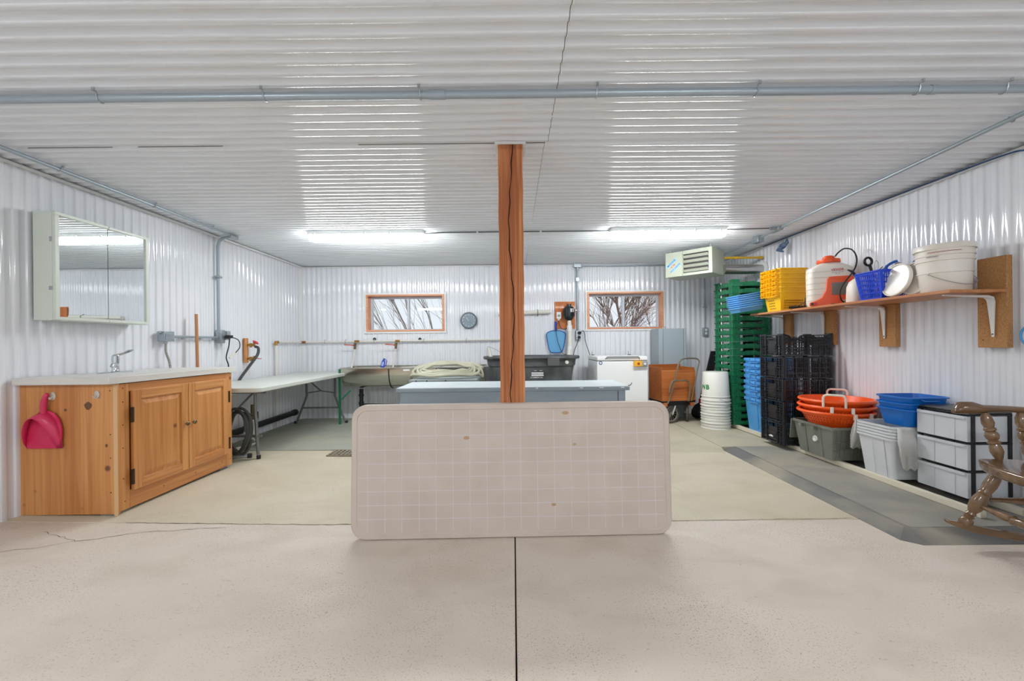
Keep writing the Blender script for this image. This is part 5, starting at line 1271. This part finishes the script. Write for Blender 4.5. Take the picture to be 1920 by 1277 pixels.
t = thing('spray_lance', 'thin black spray lance leaning across the yellow totes on the shelf', 'lance', (2.80, 4.02, ZS + .004))
b = MB(); b.tube([(-.03, .04, .006), (.12, -.10, .13)], .004); b.obj('rod', m_black, t)
b = MB(); b.tube([(-.075, .06, .012), (-.03, .04, .012), (.06, .02, .014)], [.012, .014, .010]); b.obj('grip', m_black, t)
t = thing('pump_lever', 'black ring-topped pump rod rising between sprayer and blue basket', 'lever', (2.965, 3.40, ZS + .001))
b = MB(); b.lathe([(0, 0), (.05, 0), (.05, .004), (.012, .012), (0, .013)], 16); b.obj('foot', m_black, t)
b = MB(); b.tube([(0, 0, .005), (.0, 0, .22), (-.025, 0, .30)], [.007, .008, .012]); b.obj('rod', m_black, t)
b = MB(); b.tube([(-.037 + .030 * math.cos(2 * PI * k / 20), 0, .332 + .032 * math.sin(2 * PI * k / 20)) for k in range(20)], .0095, n=8, closed=True); b.obj('ring_grip', m_black, t)
t = thing('jug', 'cream rounded plastic jug between sprayer and blue basket on the shelf', 'jug', (2.95, 3.53, ZS + .001))
b = MB(); b.rings([rr(.13, .12, .04, 5, 0), rr(.15, .14, .05, 5, .02), rr(.15, .14, .06, 5, .14), rr(.12, .11, .05, 5, .185), rr(.06, .06, .028, 5, .21), rr(.04, .04, .018, 5, .215), rr(.04, .04, .018, 5, .235)]); b.obj('body', m_tankw, t, smooth=50)
b = MB(); b.tube([(-.03, -.02, .23), (-.09, -.05, .265), (-.14, -.07, .275)], [.012, .011, .006]); b.obj('nozzle', m_black, t)
# blue basket with odds and ends
m_bb = mat('basket_blue', (24, 66, 206), rough=.4)
t = thing('plastic_basket', 'royal blue slotted plastic basket full of tools on the shelf', 'basket', (2.905, 3.20, ZS + .001), rz=R(-3))
b = MB()
wb, db, wt, dt, hb_ = .25, .20, .31, .25, .21
def face(n, M, L0, L1, rows=6):
    def P(u, f, y): return (u * (L0 + (L1 - L0) * f) / 2, y, f * hb_)
    def quad(u0, u1, f0, f1): b.rings([[P(u0, f0, y), P(u1, f0, y), P(u1, f1, y), P(u0, f1, y)] for y in (0, .003)], M=M)
    quad(-1, -.86, 0, 1); quad(.86, 1, 0, 1); quad(-.86, .86, 0, .06); quad(-.86, .86, .93, 1)
    for r_ in range(1, 5): f = .06 + .87 * r_ / 5; quad(-.86, .86, f - .022, f + .022)
    for k in range(n): u = -.86 + 1.72 * (k + .5) / n; quad(u - .36 / n, u + .36 / n, .06, .93)
for M, L0, L1, n, tl_ in ((Matrix.Translation((0, -db / 2, 0)) @ Matrix.Rotation(R(6.8), 4, 'X'), wb, wt, 16, 0), (Matrix.Translation((0, db / 2, 0)) @ Matrix.Rotation(PI, 4, 'Z') @ Matrix.Rotation(R(6.8), 4, 'X'), wb, wt, 16, 0),
                        (Matrix.Translation((-wb / 2, 0, 0)) @ Matrix.Rotation(-PI / 2, 4, 'Z') @ Matrix.Rotation(R(8), 4, 'X'), db, dt, 12, 0), (Matrix.Translation((wb / 2, 0, 0)) @ Matrix.Rotation(PI / 2, 4, 'Z') @ Matrix.Rotation(R(8), 4, 'X'), db, dt, 12, 0)):
    face(n, M, L0, L1)
b.box(-wb / 2, wb / 2, -db / 2, db / 2, 0, .004); b.obj('basket_wall', m_bb, t, smooth=0)
b = MB(); b.tube([(p[0], p[1], hb_) for p in rr(wt + .004, dt + .004, .02, 3)], .006, n=6, closed=True); b.obj('rim', m_bb, t)
t = thing('scrub_brush', 'blue handled brush standing in the royal blue basket', 'brush', (2.99, 3.13, ZS + .02))
b = MB(); b.tube([(0, 0, .0), (.02, 0, .20), (.055, -.01, .26), (.085, -.02, .36)], [.012, .012, .013, .017], n=10); b.obj('handle', mat('brush_blue', (24, 96, 190), rough=.4), t)
t = thing('dust_brush', 'curved blue handle and grey blade sticking out of the blue basket', 'brush', (2.965, 3.22, ZS + .02))
b = MB(); b.tube(spline([(-.06, 0, .0), (-.055, 0, .21), (-.035, 0, .25), (.01, 0, .275), (.03, .0, .28)], 4), .010); b.obj('handle', MATS['brush_blue'], t)
b = MB(); b.rings([[(x, y, z) for x, z in ((.02, .08), (.11, .08), (.10, .25), (.015, .285))] for y in (-.004, .004)]); b.obj('blade', mat('blade_grey', (188, 184, 184), rough=.5), t)
t = thing('wire_whisk', 'bent wire loop standing up from the royal blue basket', 'whisk', (2.88, 3.27, ZS + .01))
b = MB(); b.tube([(-.012, 0, 0), (-.014, 0, .28), (-.010, 0, .298), (.0, 0, .305), (.012, 0, .298), (.016, 0, .28), (.016, 0, 0)], .0022, n=6); b.obj('wire', m_steel, t)
t = thing('snips', 'dark pruning tool poking out of the blue basket', 'snips', (2.86, 3.22, ZS + .01))
b = MB(); b.tube([(-.02, 0, .0), (-.01, 0, .215), (.035, .01, .25)], [.006, .006, .003]); b.tube([(0, 0, .21), (.04, .0, .24)], [.005, .003]); b.obj('handle', m_leg, t)
# lids leaning
m_pail = mat('pail_white', (236, 230, 222), rough=.35, c2=(230, 222, 210), scale=(3, 3, 8))
def lid(label, x, y, r, ang, az):
    t = thing('bucket_lid', label, 'lid', (x, y, ZS + .002 + r * math.cos(R(ang))), rot=(0, 0, 0))
    t.rotation_euler = (Matrix.Rotation(R(az), 4, 'Z') @ Matrix.Rotation(R(90 - ang), 4, 'X')).to_euler()
    b = MB(); b.lathe([(0, 0), (r * .9, 0), (r * .92, -.006), (r, -.006), (r, .012), (r * .96, .016), (r * .93, .016), (r * .90, .006), (0, .006)], 40); b.obj('disc', m_pail, t, smooth=40)
    return t
lid('white bucket lid leaning against basket, the left of two', 2.800, 3.010, .122, 13, -94)
lid('white bucket lid leaning next to the pail, the right of two', 2.835, 2.905, .120, 11, -90)
# white pail
t = thing('pail', 'white lidded pail with red stripe and wire handle at the near shelf end', 'pail', (2.925, 2.80, ZS + .001))
b = MB(); b.lathe([(0, 0), (.124, 0), (.128, .006), (.134, .12), (.1345, .125), (.140, .128), (.140, .134), (.135, .137), (.139, .205), (.146, .208), (.146, .216), (.140, .219), (.141, .24), (.148, .243), (.148, .252), (.142, .255), (.143, .285), (0, .285)], 48); b.obj('shell', m_pail, t, smooth=40)
b = MB(); b.lathe([(0, .286), (.153, .286), (.154, .283), (.154, .312), (.150, .318), (.140, .320), (.136, .314), (0, .314)], 48); b.obj('lid', m_pail, t, smooth=40)
MZ = Matrix.Rotation(R(-115), 4, 'Z')
b = MB(); vs = []; fs = []
for k in range(13): a = R(-28 + k * 5.5); vs += [(.1448 * math.cos(a), .1448 * math.sin(a), .262), (.1450 * math.cos(a), .1450 * math.sin(a), .2655)]
for k in range(12): fs.append((2 * k, 2 * k + 2, 2 * k + 3, 2 * k + 1))
b.add(vs, fs, Matrix.Rotation(R(-141), 4, 'Z')); c = b.obj('stripe', mat('stripe_red', (150, 50, 60), rough=.5), t); c['label'] = 'thin dark red stripe'
curved_text('PREMIUM', .012, m_red, t, .1447, .250, R(-168), 'pail_writing'); curved_text('CONTAINER', .009, m_leg, t, .1445, .234, R(-170), 'pail_writing')
b = MB(); pts = [(.145 * math.cos(R(a)), .145 * math.sin(R(a)), .125 - .085 * math.sin(R((a + 170) * 180 / 160))) for a in range(-170, -9, 10)]
b.tube([(p[0] * 1.05, p[1] * 1.05, p[2]) for p in pts], .0022, n=5); b.obj('wire_handle', m_steel, t)
b = MB(); b.tube([(-.140, -.03, .125), (-.155, -.035, .115), (-.150, -.04, .10)], .006); b.obj('handle_ear', m_pail, t)
# blue hoop and cord on the right wall
t = thing('blue_hoop', 'pale blue hose loop hanging on right wall at the picture edge', 'hose', (3.12, 2.43, 1.12))
b = MB(); b.tube([(0, .11 * math.cos(2 * PI * k / 30), .085 * math.sin(2 * PI * k / 30)) for k in range(30)], .006, n=6, closed=True); b.obj('loop', mat('hoop_blue', (70, 150, 205), rough=.4), t)
b = MB(); b.cyl((-.01, 0, .080), (.02, 0, .086), .005); b.obj('peg', m_steel, t)
t = thing('rope', 'thin dark blue cord looped along ceiling edge of the right wall', 'cord', (3.10, 2.6, ZC - .045))
b = MB(); b.tube(spline([(.0, 2.5, .02), (0, 1.3, .022), (0, .25, .018), (.0, 0, .012), (.01, -.09, .0), (.012, -.2, -.06)], 5), .005, n=6); b.obj('cord', mat('cord_blue', (24, 70, 120), rough=.5), t)
t = thing('rag', 'crumpled blue-grey rag hanging at the ceiling edge near the heater', 'rag', (3.08, 4.63, 2.16))
rnd = random.Random(2); b = MB(); b.tube([(-.0, 0, .09), (.01, .01, .05), (-.03, .03, .01), (-.06, .05, -.03), (-.04, .0, -.06)], [.006, .02, .035, .03, .008], n=7); b.obj('cloth', mat('rag_blue', (110, 128, 152), rough=.8, c2=(60, 82, 120), scale=(30, 30, 30)), t)

# ---------------------------------------------------------------- rocking chair
m_oak = wood('chair_walnut', (126, 96, 66), (90, 64, 42), 'x', rough=.22, fine=30, coat=.6, knots=False)
m_oakz = wood('chair_walnut_turned', (126, 96, 66), (90, 64, 42), 'z', rough=.22, fine=30, coat=.6, knots=False)
# local: +x forward, +y towards the chair's left; the chair faces the middle of the room
t = thing('rocking_chair', 'brown turned-wood rocking chair at the right picture edge', 'chair', (2.63, 1.89, .043), rz=R(180 - 12))
def turned(name, p0, p1, prof, parent=t, m=None):
    p0 = Vector(p0); p1 = Vector(p1); L_ = (p1 - p0).length; q = Vector((0, 0, 1)).rotation_difference((p1 - p0).normalized()).to_matrix().to_4x4()
    b = MB(); b.lathe([(0, 0)] + [(r_, f * L_) for f, r_ in prof] + [(0, L_)], 20, Matrix.Translation(p0) @ q); return b.obj(name, m or m_oakz, parent, smooth=40)
ARM = [(0, .012), (.06, .018), (.18, .027), (.28, .024), (.34, .019), (.36, .026), (.40, .027), (.42, .018), (.46, .025), (.52, .029), (.58, .025), (.61, .018), (.63, .025), (.67, .025), (.69, .019), (.78, .026), (.90, .022), (1, .012)]
LEG = [(0, .022), (.05, .029), (.10, .027), (.13, .016), (.155, .023), (.18, .015), (.20, .022), (.23, .017), (.30, .028), (.38, .033), (.46, .031), (.54, .024), (.56, .029), (.59, .023), (.70, .028), (.82, .026), (.88, .019), (.91, .025), (.95, .020), (1, .020)]
# seat: saddle shaped slab (extent x -.24..+.25, y -.25..+.25)
sx0, sx1, sy = -.25, .31, .27; zs = .425
vs = []; fs = []; nx, ny = 12, 12
def seatpt(u, v, top):
    w_ = 1 - .07 * (1 - u); x = sx0 + (sx1 - sx0) * u - .03 * (abs(2 * v - 1) ** 3) * u; y = (2 * v - 1) * sy * w_ * (1 - .05 * (abs(u - .5) * 2) ** 4)
    dip = .020 * math.sin(PI * min(1, max(0, v))) * math.sin(PI * min(1, u * 1.1) * .9) if 0 < v < 1 else 0
    z = zs + .012 * u - dip if top else zs - .048
    k = 1 if top else .965
    X_ = (2 * u - 1); Y_ = (2 * v - 1); q = .62
    x = (sx0 + sx1) / 2 + (sx1 - sx0) / 2 * X_ * math.sqrt(1 - q * Y_ * Y_ / 2); y = sy * Y_ * math.sqrt(1 - q * X_ * X_ / 2) * (1 - .05 * (1 - u))
    return (x * k, y * k, z)
rg = []
b = MB()
T = [[seatpt(i / nx, j / ny, True) for j in range(ny + 1)] for i in range(nx + 1)]
B_ = [[seatpt(i / nx, j / ny, False) for j in range(ny + 1)] for i in range(nx + 1)]
o = 0
for G, fl_ in ((T, 1), (B_, 0)):
    base_ = len(b.v); fs = []
    for i in range(nx):
        for j in range(ny): fs.append((i * (ny + 1) + j, (i + 1) * (ny + 1) + j, (i + 1) * (ny + 1) + j + 1, i * (ny + 1) + j + 1))
    b.add([p for r_ in G for p in r_], fs)
N_ = (nx + 1) * (ny + 1); bd_ = [(0, j) for j in range(ny)] + [(i, ny) for i in range(nx)] + [(nx, j) for j in range(ny, 0, -1)] + [(i, 0) for i in range(nx, 0, -1)]
ids = [i * (ny + 1) + j for i, j in bd_]
b.f += [(ids[k], ids[(k + 1) % len(ids)], N_ + ids[(k + 1) % len(ids)], N_ + ids[k]) for k in range(len(ids))]; b.mi += [0] * len(ids)
b.obj('seat', m_oak, t, bevel=.016, seg=3, smooth=50)
for s in (-1, 1):
    b = MB(); pts = []; wd = []
    for k in range(19):
        x = .37 - k * .048; a = (x + .02) / 1.15; z = .022 + 1.15 * (1 - math.cos(a)) * .92
        pts.append((x, s * .27, z))
    rg = [[(p[0], p[1] - .016, p[2] - .020 * q), (p[0], p[1] + .016, p[2] - .020 * q), (p[0], p[1] + .016, p[2] + .018 * q), (p[0], p[1] - .016, p[2] + .018 * q)] for i, p in enumerate(pts) for q in ((.35 if i in (0, 18) else (.8 if i in (1, 17) else 1)),)]
    b.rings(rg); b.obj('rocker', m_oak, t, bevel=.006, smooth=50)
    turned('leg', (.29, s * .27, .066), (.17, s * .205, zs - .03), LEG)
    turned('leg', (-.27, s * .27, .066), (-.17, s * .205, zs - .03), LEG)
    turned('arm_post', (.155, s * .235, zs + .002), (.195, s * .265, .668), ARM)
    turned('arm_post', (.02, s * .235, zs + .002), (.04, s * .27, .672), ARM)
    b = MB(); ap = [(.32, .670), (.29, .690), (.235, .690), (.19, .686), (.10, .690), (.0, .684), (-.10, .690), (-.22, .700)]
    aw = [.016, .036, .040, .030, .028, .030, .032, .026]; ah = [.012, .032, .034, .022, .017, .017, .016, .014]
    b.rings([[(x, s * (.275 + (.01 if x > .15 else 0)) + aw[i] * math.cos(2 * PI * q / 12), z + ah[i] * math.sin(2 * PI * q / 12)) for q in range(12)] for i, (x, z) in enumerate(ap)]); b.obj('armrest', m_oak, t, smooth=60)
    turned('back_post', (-.20, s * .20, zs - .005), (-.34, s * .24, 1.04), ARM)
    turned('side_stretcher', (.225, s * .235, .22), (-.225, s * .235, .22), [(0, .009), (.2, .013), (.4, .020), (.5, .022), (.6, .020), (.8, .013), (1, .009)])
turned('front_stretcher', (.245, -.245, .185), (.245, .245, .185), [(0, .009), (.15, .012), (.30, .020), (.38, .016), (.41, .024), (.44, .017), (.5, .022), (.56, .017), (.59, .024), (.62, .016), (.70, .020), (.85, .012), (1, .009)])
for k in range(5): y = -.12 + k * .06; turned('back_spindle', (-.21, y, zs - .005), (-.335, y * 1.1, 1.0), [(0, .008), (.3, .012), (.5, .008), (.7, .012), (1, .008)])
b = MB(); b.box(-.365, -.335, -.26, .26, .99, 1.10); b.obj('crest_rail', m_oak, t, bevel=.01)
